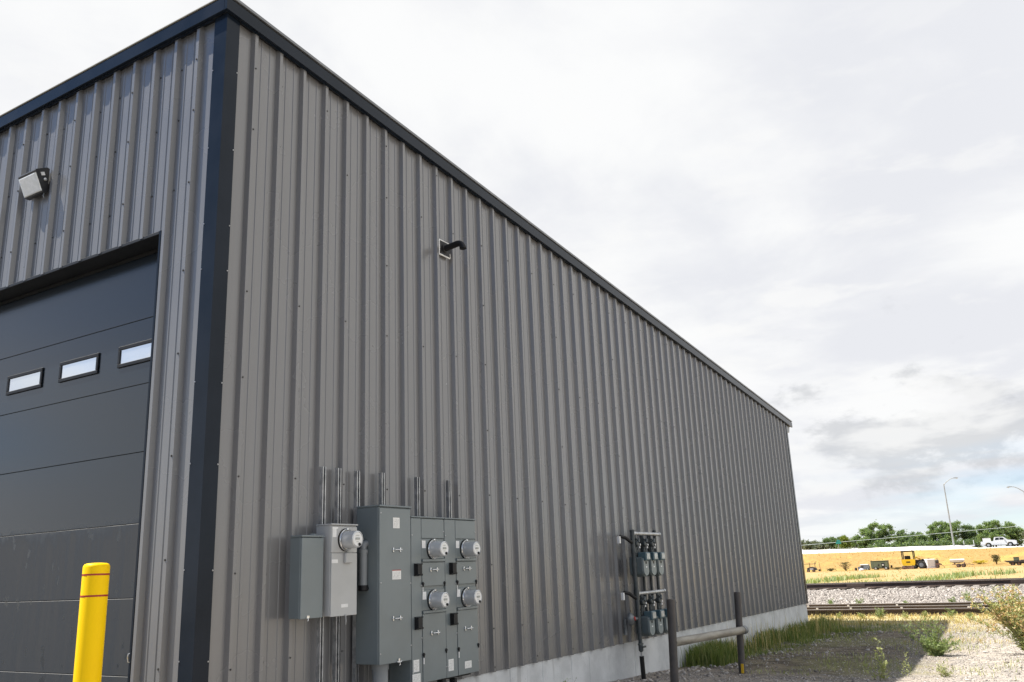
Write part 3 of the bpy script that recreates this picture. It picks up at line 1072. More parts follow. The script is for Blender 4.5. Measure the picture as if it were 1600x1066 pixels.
b.lathe(pts[-1], (0, -0.1, -1), [(-0.014, 0.039), (0.012, 0.041), (0.012, 0.030)], 18)
b.lathe((VX, -0.0475, VZ + 0.002), (0, -1, 0), [(0, 0.055), (0.006, 0.055), (0.012, 0.042)], 18)
b.build('vent_pipe', MW['black'], ev, smooth=40)


# ------------------------------------------------------------------ strut channels
def strut(x, z0, z1, label):
    o = thing('strut_channel', (x, -0.0425, z0), label, 'strut channel', 'strut channels bolted to the side wall')
    b = MB()
    w, dpt, t = 0.0205, 0.041, 0.0035
    pl = [(-w, 0), (w, 0), (w, -dpt), (w - 0.010, -dpt), (w - 0.010, -dpt + 0.008), (w - t, -dpt + 0.008), (w - t, -t), (-w + t, -t), (-w + t, -dpt + 0.008), (-w + 0.010, -dpt + 0.008), (-w + 0.010, -dpt), (-w, -dpt)]
    b.prism([(x + u, -0.0425 + v) for u, v in pl], 'z', z0, z1)
    b.build('channel', MW['galv'], o)
    b = MB()
    z = z0 + 0.05
    while z < z1 - 0.04:
        b.box(x - 0.007, x + 0.007, -0.0475, -0.0462, z, z + 0.028, 0.0)
        z += 0.05
    b.build('slot', MW['black'], o, kind='stuff')
    return o


strut(1.228, -1.45, 0.955, 'leftmost strut channel behind the dark grey and light grey boxes')
strut(1.424, -1.45, 0.958, 'second strut channel from the left behind the light grey meter box')
strut(1.676, -1.35, 0.953, 'strut channel at the left edge of the tall cabinet')
strut(2.030, -0.72, 0.961, 'strut channel rising behind the tall cabinet top')
strut(2.582, -0.95, 0.956, 'strut channel behind the seam of the four meter cabinet')
strut(3.128, -0.95, 0.959, 'rightmost strut channel at the right end of the meter cabinet')


# ------------------------------------------------------------------ electricity meters and boxes
def handle(parent, x, y, z, name='handle'):
    b = MB()
    for sx in (-1, 1):
        b.box(x + sx * 0.050 - 0.008, x + sx * 0.050 + 0.008, y - 0.010, y - 0.0005, z - 0.021, z + 0.021, 0.003)
        b.tube([(x + sx * 0.050, y - 0.008, z), (x + sx * 0.047, y - 0.028, z), (x + sx * 0.034, y - 0.036, z)], 0.0055, 8)
    b.tube([(x - 0.036, y - 0.036, z), (x + 0.036, y - 0.036, z)], 0.006, 8)
    return b.build(name, MW['chrome'], parent, smooth=40)


def meter(parent, x, y, z, r=0.084, ln=0.125, rot=0.0):
    """glass meter on its socket ring, pointing out of the wall (-y)"""
    b = MB()
    b.lathe((x, y - 0.012, z), (0, -1, 0), [(0, r), (ln * 0.55, r * 0.985), (ln * 0.9, r * 0.955), (ln * 0.97, r * 0.93), (ln, r * 0.87), (ln + 0.002, r * 0.80), (ln - 0.004, r * 0.78)], 36)
    mt = b.build('meter', MW['lens'], parent, smooth=35)
    b = MB()
    b.lathe((x, y, z), (0, -1, 0), [(0.004, r * 1.14), (0.012, r * 1.22), (0.022, r * 1.22), (0.026, r * 1.18), (0.020, r * 1.12), (0.010, r * 1.02)], 36)
    b.box(x - 0.012, x + 0.012, y - 0.028, y - 0.004, z + r * 1.1, z + r * 1.30, 0.003)
    b.build('seal_ring', MW['chrome'], mt, smooth=35)
    b = MB().lathe((x, y, z), (0, -1, 0), [(-0.002, r * 1.28), (0.0035, r * 1.28)], 36)  # dark disc painted in as shade behind the seal ring
    b.build('shadow_ring', MW['rubber'], mt, smooth=35)
    b = MB().lathe((x, y - 0.012 - ln + 0.006, z), (0, -1, 0), [(0, r * 0.77), (0.004, r * 0.75)], 32)
    b.build('dial', MW['dial'], mt, smooth=35)
    yd = y - 0.012 - ln + 0.001
    b = MB().box(x - 0.030, x + 0.022, yd - 0.004, yd, z - 0.004, z + 0.014, 0.001)
    b.build('display', MW['lcd'], mt)
    b = MB().lathe((x + 0.018, yd + 0.001, z - r * 0.55), (0, -1, 0), [(0, 0.013), (0.010, 0.012), (0.013, 0.008)], 14)
    b.build('reset_knob', MW['black'], mt, smooth=40)
    MB().box(x - 0.028, x + 0.014, yd - 0.0022, yd - 0.0004, z + 0.030, z + 0.034).build('printed_line', MW['lcd'], mt)
    MB().box(x - 0.020, x + 0.008, yd - 0.0022, yd - 0.0004, z - 0.022, z - 0.019).build('printed_line', MW['lcd'], mt)
    return mt


def sticker(parent, x0, x1, y, z0, z1, plain=False, name='label_sticker', m=None):
    b = MB().box(x0, x1, y - 0.0022, y - 0.0006, z0, z1)
    return b.build(name, m or (MW['paper_plain'] if plain else MW['paper']), parent)


def screw(parent, pts, y, r=0.007):
    for x, z in pts:
        MB().lathe((x, y - 0.0003, z), (0, -1, 0), [(0, r), (0.003, r), (0.006, r * 0.6)], 8).build('cover_screw', MW['bright'], parent)


# A: plain pull box
ea = thing('pull_box', (0.97, -0.0840, -0.31), 'plain dark grey steel box, leftmost of the wall boxes', 'electrical box')
x0, x1, z0, z1, yf = 0.838, 1.092, -0.310, 0.335, -0.218
MB().box(x0, x1, yf + 0.018, -0.0840, z0, z1, 0.004).build('box_body', MW['steelgrey'], ea)
MB().box(x0 + 0.001, x1 + 0.002, yf, yf + 0.0175, z0 - 0.004, z1 - 0.004, 0.004).build('cover', MW['steelgrey'], ea)
MB().box(x0 - 0.004, x1 + 0.006, yf - 0.006, -0.0840, z1 + 0.0005, z1 + 0.016, 0.004).build('rain_lip', MW['steelgrey'], ea)
b = MB()
b.box(0.905, 0.935, yf - 0.008, yf - 0.001, z0 - 0.002, z0 + 0.022, 0.002)
b.tube([(0.918, yf - 0.006, z0 + 0.006), (0.920, yf - 0.010, z0 - 0.014), (0.913, yf - 0.008, z0 - 0.022)], 0.004, 6)
b.build('latch', MW['chrome'], ea)
b = MB().lathe((1.05, -0.13, z1 + 0.0165), (0, 0, 1), [(0, 0.034), (0.010, 0.034), (0.016, 0.026), (0.020, 0.012)], 14)
b.build('hub_plug', MW['steelgrey'], ea, smooth=40)

# B: light grey single meter socket
eb = thing('meter_box', (1.28, -0.0840, -0.31), 'light grey single meter box beside the plain dark box', 'meter box')
x0, x1, z0, z1, yf = 1.137, 1.462, -0.310, 0.435, -0.262
MB().box(x0, x1, yf + 0.012, -0.0840, z0, z1, 0.004).build('box_body', MW['warmgrey'], eb)
MB().box(x0 + 0.002, x1 - 0.002, yf - 0.001, yf + 0.0115, 0.206, z1 - 0.010, 0.003).build('cover', MW['warmgrey'], eb)
MB().box(x0 + 0.002, x1 - 0.002, yf - 0.003, yf + 0.0115, z0 - 0.004, 0.202, 0.003).build('cover', MW['warmgrey'], eb)
MB().box(x0 - 0.004, x1 + 0.006, yf - 0.008, -0.0840, z1 + 0.0005, z1 + 0.014, 0.004).build('rain_lip', MW['warmgrey'], eb)
meter(eb, 1.312, yf - 0.002, 0.312, 0.076, 0.130)
MB().box(1.288, 1.372, yf - 0.030, yf - 0.0035, 0.118, 0.203, 0.005).build('sealing_hasp', MW['warmgrey'], eb)
sticker(eb, 1.150, 1.196, yf - 0.001, 0.335, 0.405, True)
sticker(eb, 1.146, 1.215, yf - 0.001, 0.405, 0.420, True)
sticker(eb, 1.140, 1.215, yf - 0.003, 0.120, 0.150, True)
sticker(eb, 1.262, 1.345, yf - 0.003, -0.246, -0.218, True)
b = MB()
b.box(1.305, 1.325, yf - 0.012, yf - 0.004, z0 - 0.008, z0 + 0.006, 0.002)
b.tube([(1.314, yf - 0.010, z0), (1.313, yf - 0.014, z0 - 0.05), (1.312, yf - 0.012, z0 - 0.075)], 0.004, 6)
b.build('latch', MW['galv'], eb)

# C + D: service cabinet with four meters
ec = thing('meter_cabinet', (2.4, -0.0840, -0.95), 'large dark grey electrical cabinet carrying four round meters', 'electrical cabinet')
YF = -0.352
# tall section
x0, x1, z0, z1 = 1.652, 2.106, -0.742, 0.605
MB().box(x0, x1, YF + 0.012, -0.0840, z0, z1, 0.004).build('tall_body', MW['steelgrey'], ec)
MB().box(x0 + 0.004, x1 - 0.003, YF - 0.001, YF + 0.0115, z0 - 0.004, z1 - 0.008, 0.003).build('tall_cover', MW['steelgrey'], ec)
MB().box(x0 - 0.004, x1 + 0.012, YF - 0.010, -0.0840, z1 + 0.0005, z1 + 0.018, 0.005).build('rain_lip', MW['steelgrey'], ec)
yc = YF - 0.001
handle(ec, 1.893, yc, 0.224)
handle(ec, 1.889, yc, -0.372)
sticker(ec, 1.845, 1.938, yc, 0.418, 0.513)
sticker(ec, 1.832, 1.955, yc, -0.036, 0.040)
MB().box(1.832, 1.955, yc - 0.0022, yc - 0.0006, 0.041, 0.048).build('red_stripe', MW['redtape'], ec)
screw(ec, [(1.672, 0.55), (1.672, -0.06), (2.094, -0.075), (1.667, -0.655), (2.094, -0.62)], yc)
b = MB()
b.box(1.905, 1.925, yc - 0.012, yc - 0.0005, z0 - 0.008, z0 + 0.03, 0.002)
b.tube([(1.885, yc - 0.010, z0 + 0.002), (1.915, yc - 0.018, z0 - 0.004), (1.950, yc - 0.010, z0 + 0.004)], 0.005, 6)
b.tube([(1.915, yc - 0.012, z0 + 0.01), (1.921, yc - 0.016, z0 - 0.022), (1.912, yc - 0.012, z0 - 0.028)], 0.004, 6)
b.build('latch', MW['chrome'], ec)


def meter_column(x0, xm, x1, last):
    z0, z1 = -0.965, 0.522
    MB().box(x0 + 0.0025, x1 - 0.0025, YF + 0.016, -0.0840, z0, z1, 0.003).build('column_body', MW['steelgrey'], ec)
    MB().box(x0 - (0 if not last else 0.0), x1 + (0.006 if last else -0.003), YF - 0.008, -0.0840, z1 + 0.0005, z1 + 0.014, 0.004).build('rain_lip', MW['steelgrey'], ec)
    # wiring gutter strip on the left
    MB().box(x0 + 0.004, xm - 0.003, YF, YF + 0.0155, z0 + 0.002, z1 - 0.004, 0.003).build('side_strip', MW['steelgrey'], ec)
    # stacked covers on the right
    for a, c, pr in ((0.330, z1 - 0.004, 0.0), (-0.112, 0.108, 0.004), (z0 + 0.002, -0.358, 0.004)):
        MB().box(xm + 0.003, x1 - 0.006, YF - pr, YF + 0.0155, a + 0.002, c - 0.002, 0.003).build('cover', MW['steelgrey'], ec)
    for k, zc in enumerate((0.228, -0.243)):
        MB().box(xm + 0.003, x1 - 0.006, YF + 0.004, YF + 0.0155, zc - 0.088, zc + 0.1, 0.003).build('meter_socket_plate', MW['steelgrey'], ec)
        MB().box(xm + 0.003, x1 - 0.006, YF - 0.014, YF + 0.0155, zc - 0.115, zc - 0.090, 0.003).build('socket_lip', MW['steelgrey'], ec)
        meter(ec, (xm + x1) / 2 - 0.004, YF + 0.004, zc, 0.076, 0.135)
        sticker(ec, xm + 0.012, xm + 0.068, YF + 0.004, zc + 0.012, zc + 0.082, True)
    MB().box(xm + 0.006, xm + 0.014, YF - 0.006, YF - 0.0045, -0.190, -0.12).build('label_sticker', MW['paper_plain'], ec)
    xc = (xm + x1) / 2
    handle(ec, xc - 0.006, YF - 0.004, 0.038)
    handle(ec, xc - 0.006, YF - 0.004, -0.538)
    # breaker operator covers in the strip
    for zc in (0.042, -0.436):
        b = MB()
        b.prism([(YF - 0.0005, zc - 0.058), (YF - 0.048, zc - 0.040), (YF - 0.048, zc + 0.050), (YF - 0.0005, zc + 0.058)], 'x', xm - 0.118, xm - 0.056)
        b.box(xm - 0.0555, xm - 0.006, YF - 0.022, YF - 0.0005, zc - 0.054, zc - 0.036, 0.003)
        b.box(xm - 0.0555, xm - 0.006, YF - 0.022, YF - 0.0005, zc + 0.046, zc + 0.056, 0.003)
        b.build('breaker_guard', MW['black'], ec)
        MB().box(xm - 0.0545, xm - 0.008, YF - 0.010, YF - 0.0006, zc - 0.035, zc + 0.045, 0.002).build('breaker_window', MW['steelgrey'], ec)
    b = MB()
    for (xx, zz) in ((xm + 0.008, -0.086), (x1 - 0.020, -0.090), (xm + 0.008, -0.716), (x1 - 0.012, -0.708)):
        b.lathe((xx, YF - 0.0045, zz), (0, -1, 0), [(0, 0.016), (0.008, 0.015), (0.014, 0.008)], 10)
        b.box(xx - 0.005, xx + 0.005, YF - 0.016, YF - 0.0045, zz - 0.028, zz, 0.002)
    b.build('quarter_latch', MW['black'], ec)
    MB().box(xm + 0.004, xm + 0.017, YF - 0.0075, YF - 0.005, -0.80, -0.742).build('hanging_tag', MW['paper_plain'], ec)
    screw(ec, [(x0 + 0.014, 0.36), (xm - 0.012, -0.10), (xm - 0.012, -0.57), (x0 + 0.014, -0.86)], YF, 0.0065)
    screw(ec, [(x1 - 0.016, 0.40)], YF, 0.0065)
    screw(ec, [(x1 - 0.014, -0.86)], YF - 0.004, 0.0065)


meter_column(2.108, 2.268, 2.640, False)
meter_column(2.640, 2.828, 3.190, True)
sticker(ec, 2.128, 2.212, YF, -0.855, -0.752)
sticker(ec, 2.112, 2.230, YF, -0.948, -0.872)
sticker(ec, 2.668, 2.752, YF, -0.905, -0.800)
sticker(ec, 2.936, 3.050, YF - 0.004, -0.910, -0.845)
b = MB()
b.box(2.75, 3.12, -0.30, -0.09, -0.985, -0.9655, 0.004)
b.box(2.60, 2.66, -0.33, -0.26, -1.02, -0.9655, 0.004)
b.box(2.80, 2.84, -0.33, -0.26, -1.03, -0.9858, 0.004)
b.build('bottom_rail', MW['black'], ec)
# service conduit below the tall section, nipple between the boxes
b = MB()
b.tube([(1.83, -0.215, -1.75), (1.83, -0.215, -0.7425)], 0.070, 22)
b.lathe((1.83, -0.215, -0.80), (0, 0, 1), [(0, 0.077), (0.045, 0.077), (0.05, 0.072)], 22)
b.build('service_conduit', MW['pvc'], ec, smooth=40)
b = MB()
b.tube([(1.615, -0.20, -0.075), (1.615, -0.20, 0.235)], 0.036, 16)
b.lathe((1.615, -0.20, 0.20), (0, 0, 1), [(0, 0.041), (0.03, 0.041), (0.035, 0.036)], 16)
b.tube([(1.615, -0.20, 0.23), (1.615, -0.20, 0.262), (1.63, -0.20, 0.28), (1.655, -0.20, 0.285)], 0.03, 14)
b.build('side_conduit', MW['pvc'], ec, smooth=40)
b = MB()
b.lathe((1.615, -0.20, -0.125), (0, 0, 1), [(0, 0.030), (0.006, 0.044), (0.05, 0.044)], 16)
b.box(1.60, 1.655, -0.235, -0.165, -0.118, -0.090, 0.006)
b.build('conduit_elbow', MW['black'], ec, smooth=40)

# ------------------------------------------------------------------ gas meter bank
gb = thing('gas_meter_bank', (7.31, -0.3, -1.55), 'blue grey gas meters in two rows on a pipe rack by the side wall', 'gas meter bank')
YG = -0.30
b = MB()
b.tube([(7.31, YG, -0.62), (7.31, YG, 0.475)], 0.033, 14)
b.lathe((7.31, YG, 0.475), (0, 0, 1), [(0, 0.038), (0.02, 0.038), (0.03, 0.02)], 14)
for z in (0.20, -0.36, 0.02):
    b.lathe((7.31, YG, z), (0, 0, 1), [(-0.03, 0.040), (0.03, 0.040)], 14)
b.build('riser_pipe', MW['gaspipe'], gb, smooth=40)
b = MB()
b.tube([(7.31, YG, -1.00), (7.31, YG, -0.6205)], 0.030, 14)
for z in (-0.66, -0.74, -0.82, -0.90):
    b.lathe((7.31, YG, z), (0, 0, 1), [(-0.018, 0.037), (0.018, 0.037)], 14)
b.build('riser_pipe', MW['gaspipe'], gb, smooth=40)
b = MB()
b.lathe((7.32, YG, -1.10), (0, 0, 1), [(-0.07, 0.016), (-0.05, 0.034), (0.04, 0.034), (0.06, 0.028), (0.10, 0.028)], 14)
b.box(7.29, 7.40, YG - 0.05, YG - 0.02, -1.115, -1.09, 0.004)
b.box(7.26, 7.38, YG - 0.02, YG + 0.02, -1.075, -1.055, 0.004)
b.build('shutoff_valve', MW['gaspipe'], gb, smooth=40)
b = MB().tube([(7.325, YG, -1.23), (7.32, YG, -1.165)], 0.012, 10)
b.build('service_tube', MW['galv'], gb, smooth=40)
b = MB().tube([(7.345, YG, -1.60), (7.325, YG, -1.225)], 0.032, 14)
b.build('ground_sleeve', MW['black'], gb, smooth=40)
for zb, x1 in ((0.450, 8.30), (-0.388, 8.32)):
    b = MB()
    b.tube([(7.34, YG, zb), (x1, YG, zb)], 0.026, 14)
    b.lathe((x1, YG, zb), (1, 0, 0), [(-0.03, 0.031), (0.022, 0.031), (0.03, 0.022)], 14)
    b.lathe((7.34, YG, zb), (1, 0, 0), [(-0.02, 0.032), (0.05, 0.032)], 14)
    b.build('header_pipe', MW['galv'], gb, smooth=40)
b = MB()
b.tube([(8.255, YG + 0.05, -0.40), (8.255, YG + 0.05, 0.49)], 0.024, 12)
b.lathe((8.255, YG + 0.05, 0.46), (0, 0, 1), [(0, 0.03), (0.05, 0.03), (0.06, 0.015)], 12)
b.build('back_pipe', MW['gaspipe'], gb, smooth=40)
for xx in (7.50, 7.79, 8.06):
    b = MB().tube([(xx + 0.02, YG + 0.085, -1.0), (xx + 0.02, YG + 0.085, 0.44)], 0.021, 10)
    b.build('back_pipe', MW['gaspipe'], gb, smooth=40)


def gas_meter(x, zt):
    """zt: top of the meter body"""
    y = -0.325
    b = MB()
    w = 0.104
    # body: rounded bottom prism seen from the front
    pr = []
    for a in range(0, 181, 20):
        t = math.radians(180 + a)
        pr.append((x + 0.002 + w * math.cos(t) * (1.0), zt - 0.205 + 0.075 * math.sin(t)))
    pr += [(x + w, zt - 0.02), (x + w * 0.8, zt), (x - w * 0.8, zt), (x - w, zt - 0.02)]
    b.prism(pr, 'y', y - 0.085, y + 0.10)
    mt = b.build('gas_meter', MW['gasmeter'], gb)
    # front pan, slightly smaller and proud
    b = MB()
    pr2 = [(x + (u - x) * 0.86, zt - 0.13 + (v - zt + 0.13) * 0.88) for u, v in pr]
    b.prism(pr2, 'y', y - 0.108, y - 0.0855)
    b.build('front_pan', MW['gasface'], mt)
    b = MB().box(x - 0.075, x + 0.075, y - 0.150, y - 0.02, zt - 0.055, zt + 0.062, 0.010)
    b.build('index_housing', MW['teal'], mt)
    b = MB().box(x - 0.058, x + 0.058, y - 0.156, y - 0.1505, zt - 0.035, zt + 0.045, 0.002)
    b.build('index_window', MW['glassy'], mt)
    b = MB()
    b.box(x - 0.020, x + 0.020, y - 0.1105, y - 0.1085, zt - 0.100, zt - 0.066)
    b.build('badge', MW['black'], mt)
    b = MB().box(x - 0.018, x + 0.026, y - 0.1105, y - 0.1085, zt - 0.152, zt - 0.134)
    b.build('tag', MW['paper_plain'], mt)
    # inlet with valve and union, outlet
    zh = 0.430 if zt > -0.2 else -0.408
    b = MB()
    xi, xo = x - 0.052, x + 0.062
    b.tube([(xi, y + 0.01, zt - 0.002), (xi, y + 0.012, zh)], 0.019, 10)
    for z, r in ((zt + 0.04, 0.030), (zt + 0.085, 0.026)):
        b.lathe((xi, y + 0.01, z), (0, 0, 1), [(-0.016, r), (0.016, r)], 8)
    b.tube([(xo, y + 0.03, zt - 0.002), (xo, y + 0.03, zt + 0.12), (xo, y + 0.06, zt + 0.17), (xo, y + 0.11, zt + 0.18)], 0.019, 10)
    b.lathe((xo, y + 0.03, zt + 0.04), (0, 0, 1), [(-0.016, 0.030), (0.016, 0.030)], 8)
    b.build('swivel_pipe', MW['gaspipe'], mt, smooth=40)
    b = MB()
    b.lathe((xi, y - 0.035, zt + 0.185), (0, 1, 0), [(0, 0.030), (0.012, 0.042), (0.06, 0.042), (0.075, 0.03)], 12)
    b.lathe((xi, y - 0.03, zt + 0.185), (0.4, 0, 1), [(0.02, 0.026), (0.075, 0.022), (0.085, 0.012)], 12)
    b.box(xi - 0.035, xi + 0.045, y - 0.03, y - 0.01, zt + 0.240, zt + 0.262, 0.004)
    b.build('regulator', MW['gaspipe'], mt, smooth=40)
    b = MB()
    b.box(xi - 0.006, xi + 0.022, y - 0.052, y - 0.044, zt + 0.120, zt + 0.148, 0.003)
    b.box(xi + 0.035, xi + 0.062, y - 0.045, y - 0.037, zt + 0.158, zt + 0.186, 0.003)
    b.build('white_tag', MW['paper_plain'], mt)
    return mt


for xm in (7.42, 7.70, 7.98):
    gas_meter(xm, 0.118)
for xm in (7.47, 7.78, 8.08):
    gas_meter(xm, -0.695)
# service regulator left of the riser
b = MB()
b.lathe((7.14, -0.225, -0.722), (0.15, -1, 0.1), [(0, 0.035), (0.01, 0.082), (0.035, 0.088), (0.05, 0.082), (0.075, 0.045), (0.085, 0.03)], 24)
b.tube([(7.14, -0.20, -0.722), (7.31, YG, -0.722)], 0.024, 12)
b.tube([(7.14, -0.18, -0.72), (7.14, -0.17, -0.80), (7.15, -0.16, -0.93)], 0.026, 12)
b.build('service_regulator', MW['galvdark'], gb, smooth=40)
b = MB().lathe((7.152, -0.310, -0.713), (0.15, -1, 0.1), [(0, 0.028), (0.012, 0.026), (0.016, 0.014)], 14)
b.build('regulator_cap', MW['redtape'], gb, smooth=40)
for zb in (0.365, -0.405):
    b = MB()
    b.tube([(7.10, -0.20, zb + 0.045), (7.18, -0.24, zb + 0.03), (7.24, -0.28, zb - 0.02), (7.30, -0.30, zb - 0.05)], 0.024, 10)
    b.build('vent_hose', MW['black'], gb, smooth=40)
    b = MB().box(6.985, 7.025, -0.245, -0.20, zb - 0.055, zb + 0.045, 0.005)
    b.build('white_tag', MW['paper_plain'], gb)

# ------------------------------------------------------------------ pipe barrier
pb = thing('pipe_barrier', (7.5, -1.25, -1.6), 'brown steel pipe barrier with two posts guarding the gas meters', 'barrier')
for (px, py, zt, r, ln_) in ((6.32, -1.20, -0.432, 0.052, 0.10), (8.80, -1.28, -0.447, 0.050, 0.15)):
    b = MB()
    zb = gz(px, py) - 0.3
    ax = Vector((ln_, 0, zt - gz(px, py)))
    L_ = ax.length * (zt - zb) / (zt - gz(px, py))
    b.lathe(Vector((px, py, zt)) - ax.normalized() * L_, ax, [(0, r), (L_ - 0.004, r), (L_, r - 0.004), (L_ - 0.004, r - 0.007)], 22)
    b.build('post', MW['postbrown'], pb, smooth=35)
b = MB()
b.tube([(6.275, -1.205, -0.948), (8.67, -1.375, -0.975)], 0.054, 20)
b.build('cross_rail', MW['weatherpipe'], pb, smooth=40)
b = MB()
b.lathe((8.67, -1.375, -0.975), (1, -0.04, 0), [(-0.10, 0.058), (0.0, 0.060), (0.02, 0.05), (0.035, 0.03)], 20)
b.tube([(8.66, -1.375, -0.975), (8.69, -1.30, -0.975)], 0.030, 10)
b.build('rail_coupling', MW['galvdark'], pb, smooth=40)
b = MB()
b.box(8.594, 8.606, -1.325, -1.285, -1.57, -1.44, 0.003, rot=Matrix.Rotation(0.13, 3, 'Y'))
b.build('yellow_marker', MW['yellowtape'], pb)

# ------------------------------------------------------------------ bollard
bo = thing('bollard', (-0.60, 0.352, -1.27), 'bright yellow bollard sleeve with two dark red stripes by the overhead door', 'bollard')
zt = 0.166
prof = [(-0.3, 0.089)]
prof += [(zt + 1.27 - 0.028, 0.089), (zt + 1.27 - 0.016, 0.0865), (zt + 1.27 - 0.006, 0.079), (zt + 1.27, 0.064), (zt + 1.273, 0.03), (zt + 1.2735, 0.004)]
MB().lathe((-0.60, 0.352, -1.27), (0, 0, 1), prof, 40).build('sleeve', MW['yellow'], bo, smooth=50)
for z in (0.088, -0.057):
    MB().lathe((-0.60, 0.352, z), (0, 0, 1), [(-0.0062, 0.0885), (-0.006, 0.0902), (0.006, 0.0902), (0.0062, 0.0885)], 40).build('red_stripe', MW['redtape'], bo, smooth=50)


# ------------------------------------------------------------------ railway
def rail_mesh(b, x, zt, y0, y1):
    """flat-bottom rail, head up, top at zt (height 0.17); rusty web, worn bright head"""
    h = [(-0.036, zt - 0.006), (-0.030, zt), (0.030, zt), (0.036, zt - 0.006), (0.036, zt - 0.030), (0.010, zt - 0.042), (0.008, zt - 0.140), (0.068, zt - 0.156), (0.068, zt - 0.170), (-0.068, zt - 0.170), (-0.068, zt - 0.156), (-0.008, zt - 0.140), (-0.010, zt - 0.042), (-0.036, zt - 0.030)]
    b.prism([(x + u, v) for u, v in h], 'y', y0, y1)
    b.box(x - 0.0285, x + 0.0285, y0, y1, zt + 0.0005, zt + 0.004, 0.0, mi=1)


def track(name, label, x0, zt, rails, ty0, ty1, step, tie_x, tie_z):
    o = thing(name, (x0, 0, zt - 0.4), label, 'railway track')
    for rx in rails:
        b = MB()
        rail_mesh(b, rx, zt, -260, 260)
        b.build('rail', [MW['rail'], MW['railtop']], o)
    y = ty0
    src = []
    for k in range(4):
        b = MB()
        b.box(x0 + tie_x[0], x0 + tie_x[1], -0.115, 0.115, tie_z - 0.17, tie_z, 0.012)
        me = b.build('tie', MW['tie'], o, org=(x0, 0, zt - 0.4))
        src.append(me)
    k = 0
    while y < ty1:
        if k < 4:
            t = src[k]
        else:
            t = part('tie', src[k % 4], o, (0, 0, 0))
        t.location = (random.uniform(-0.08, 0.08), y + random.uniform(-0.05, 0.05), random.uniform(-0.015, 0.01))
        t.rotation_euler = (0, random.uniform(-0.008, 0.008), random.uniform(-0.03, 0.03))
        y += step
        k += 1
    return o


t1 = track('railway_track', 'far railway track on pale ballast with timber sleepers', 34.0, -1.055, (34.0, 35.5), -14, 16, 0.56, (-0.62, 2.12), -1.226)
t2 = track('railway_track', 'near railway track of three rusty rails behind the warehouse corner', 21.1, -1.372, (21.1, 22.5, 24.0), -12, 12, 0.62, (-0.35, 3.3), -1.555)
b = MB()
for rx in (22.5, 24.0):
    for y in np.arange(-11, 8, 1.55):
        yy = y + random.uniform(-0.4, 0.4) + rx
        b.box(rx - 0.075, rx - 0.02, (yy % 19) - 11.03, (yy % 19) - 10.97, -1.53, -1.40, 0.005)
b.build('rail_brace', MW['railtop'], t2, kind='stuff')
b = MB()
for y in np.arange(-10, 12, 5.9):
    b.box(33.955, 33.989, y - 0.35, y + 0.35, -1.195, -1.095, 0.005)
b.build('joint_bar', MW['rail'], t1, kind='stuff')


# ------------------------------------------------------------------ stones
ICO_V, ICO_F = None, None
ph = (1 + 5 ** 0.5) / 2
ICO_V = np.array([(-1, ph, 0), (1, ph, 0), (-1, -ph, 0), (1, -ph, 0), (0, -1, ph), (0, 1, ph), (0, -1, -ph), (0, 1, -ph), (ph, 0, -1), (ph, 0, 1), (-ph, 0, -1), (-ph, 0, 1)], float)
ICO_V /= np.linalg.norm(ICO_V[0])
ICO_F = np.array([(0, 11, 5), (0, 5, 1), (0, 1, 7), (0, 7, 10), (0, 10, 11), (1, 5, 9), (5, 11, 4), (11, 10, 2), (10, 7, 6), (7, 1, 8), (3, 9, 4), (3, 4, 2), (3, 2, 6), (3, 6, 8), (3, 8, 9), (4, 9, 5), (2, 4, 11), (6, 2, 10), (8, 6, 7), (9, 8, 1)])


def stones(name, X, Y, Zg, size, m, flat=0.65):
    n = len(X)
    S = np.asarray(size)[:, None] * np.stack([RNG.uniform(0.8, 1.3, n), RNG.uniform(0.7, 1.1, n), RNG.uniform(0.45, 0.8, n) * flat / 0.65], -1)
    P = ICO_V[None] * (1 + RNG.uniform(-0.28, 0.22, (n, 12, 1)))
    P = P * S[:, None, :]
    a = RNG.uniform(0, 6.283, n)
    c, s = np.cos(a)[:, None], np.sin(a)[:, None]
    x = P[..., 0] * c - P[..., 1] * s
    y = P[..., 0] * s + P[..., 1] * c
    tx, ty = RNG.uniform(-0.4, 0.4, (n, 1)), RNG.uniform(-0.4, 0.4, (n, 1))
    z = P[..., 2] + tx * x + ty * y
    V = np.stack([x + X[:, None], y + Y[:, None], z + (Zg + S[:, 2] * 0.25)[:, None]], -1).reshape(-1, 3)
    F = (ICO_F[None] + (np.arange(n) * 12)[:, None, None]).reshape(-1, 3)
    return tag(npmesh(name, V, F, m), kind='stuff')


# yard gravel: many small, few large
n = 34000
u = RNG.uniform(0, 1, n)
X = 5.5 + 14.5 * u ** 1.35
Y = RNG.uniform(-7.2, -0.02, n)
keep = (Y > -6.0 + 0.12 * (X - 6)) | (X > 9)
keep2 = (Y < -3.0 + RNG.normal(0, 0.35, len(X))[:]) | (RNG.random(len(X)) < 0.30) | (X < 8.5)
keep &= keep2
X, Y = X[keep], Y[keep]
sz = 0.005 + 0.007 * RNG.random(len(X)) ** 2 + 0.0005 * (X - 5)
big = RNG.random(len(X)) < 0.02
sz[big] *= RNG.uniform(1.6, 3.2, big.sum())
stones('yard_gravel', X, Y, ground_z(X, Y), sz, MW['stone'])
# rubble thrown along the foot of the wall and in the shade
n = 420
X = RNG.uniform(6.6, 17.5, n)
Y = -0.08 - np.abs(RNG.normal(0, 0.5, n)) - 0.06 * (X - 7)
stones('rubble', X, Y, ground_z(X, Y), RNG.uniform(0.010, 0.040, n), MW['stone'])
n = 15000
X = RNG.uniform(24.4, 33.15, n)
Y = RNG.uniform(-9, 6, n)
stones('ballast_stone', X, Y, ballast_z(X), RNG.uniform(0.018, 0.045, n), MW['bstone'], 0.8)


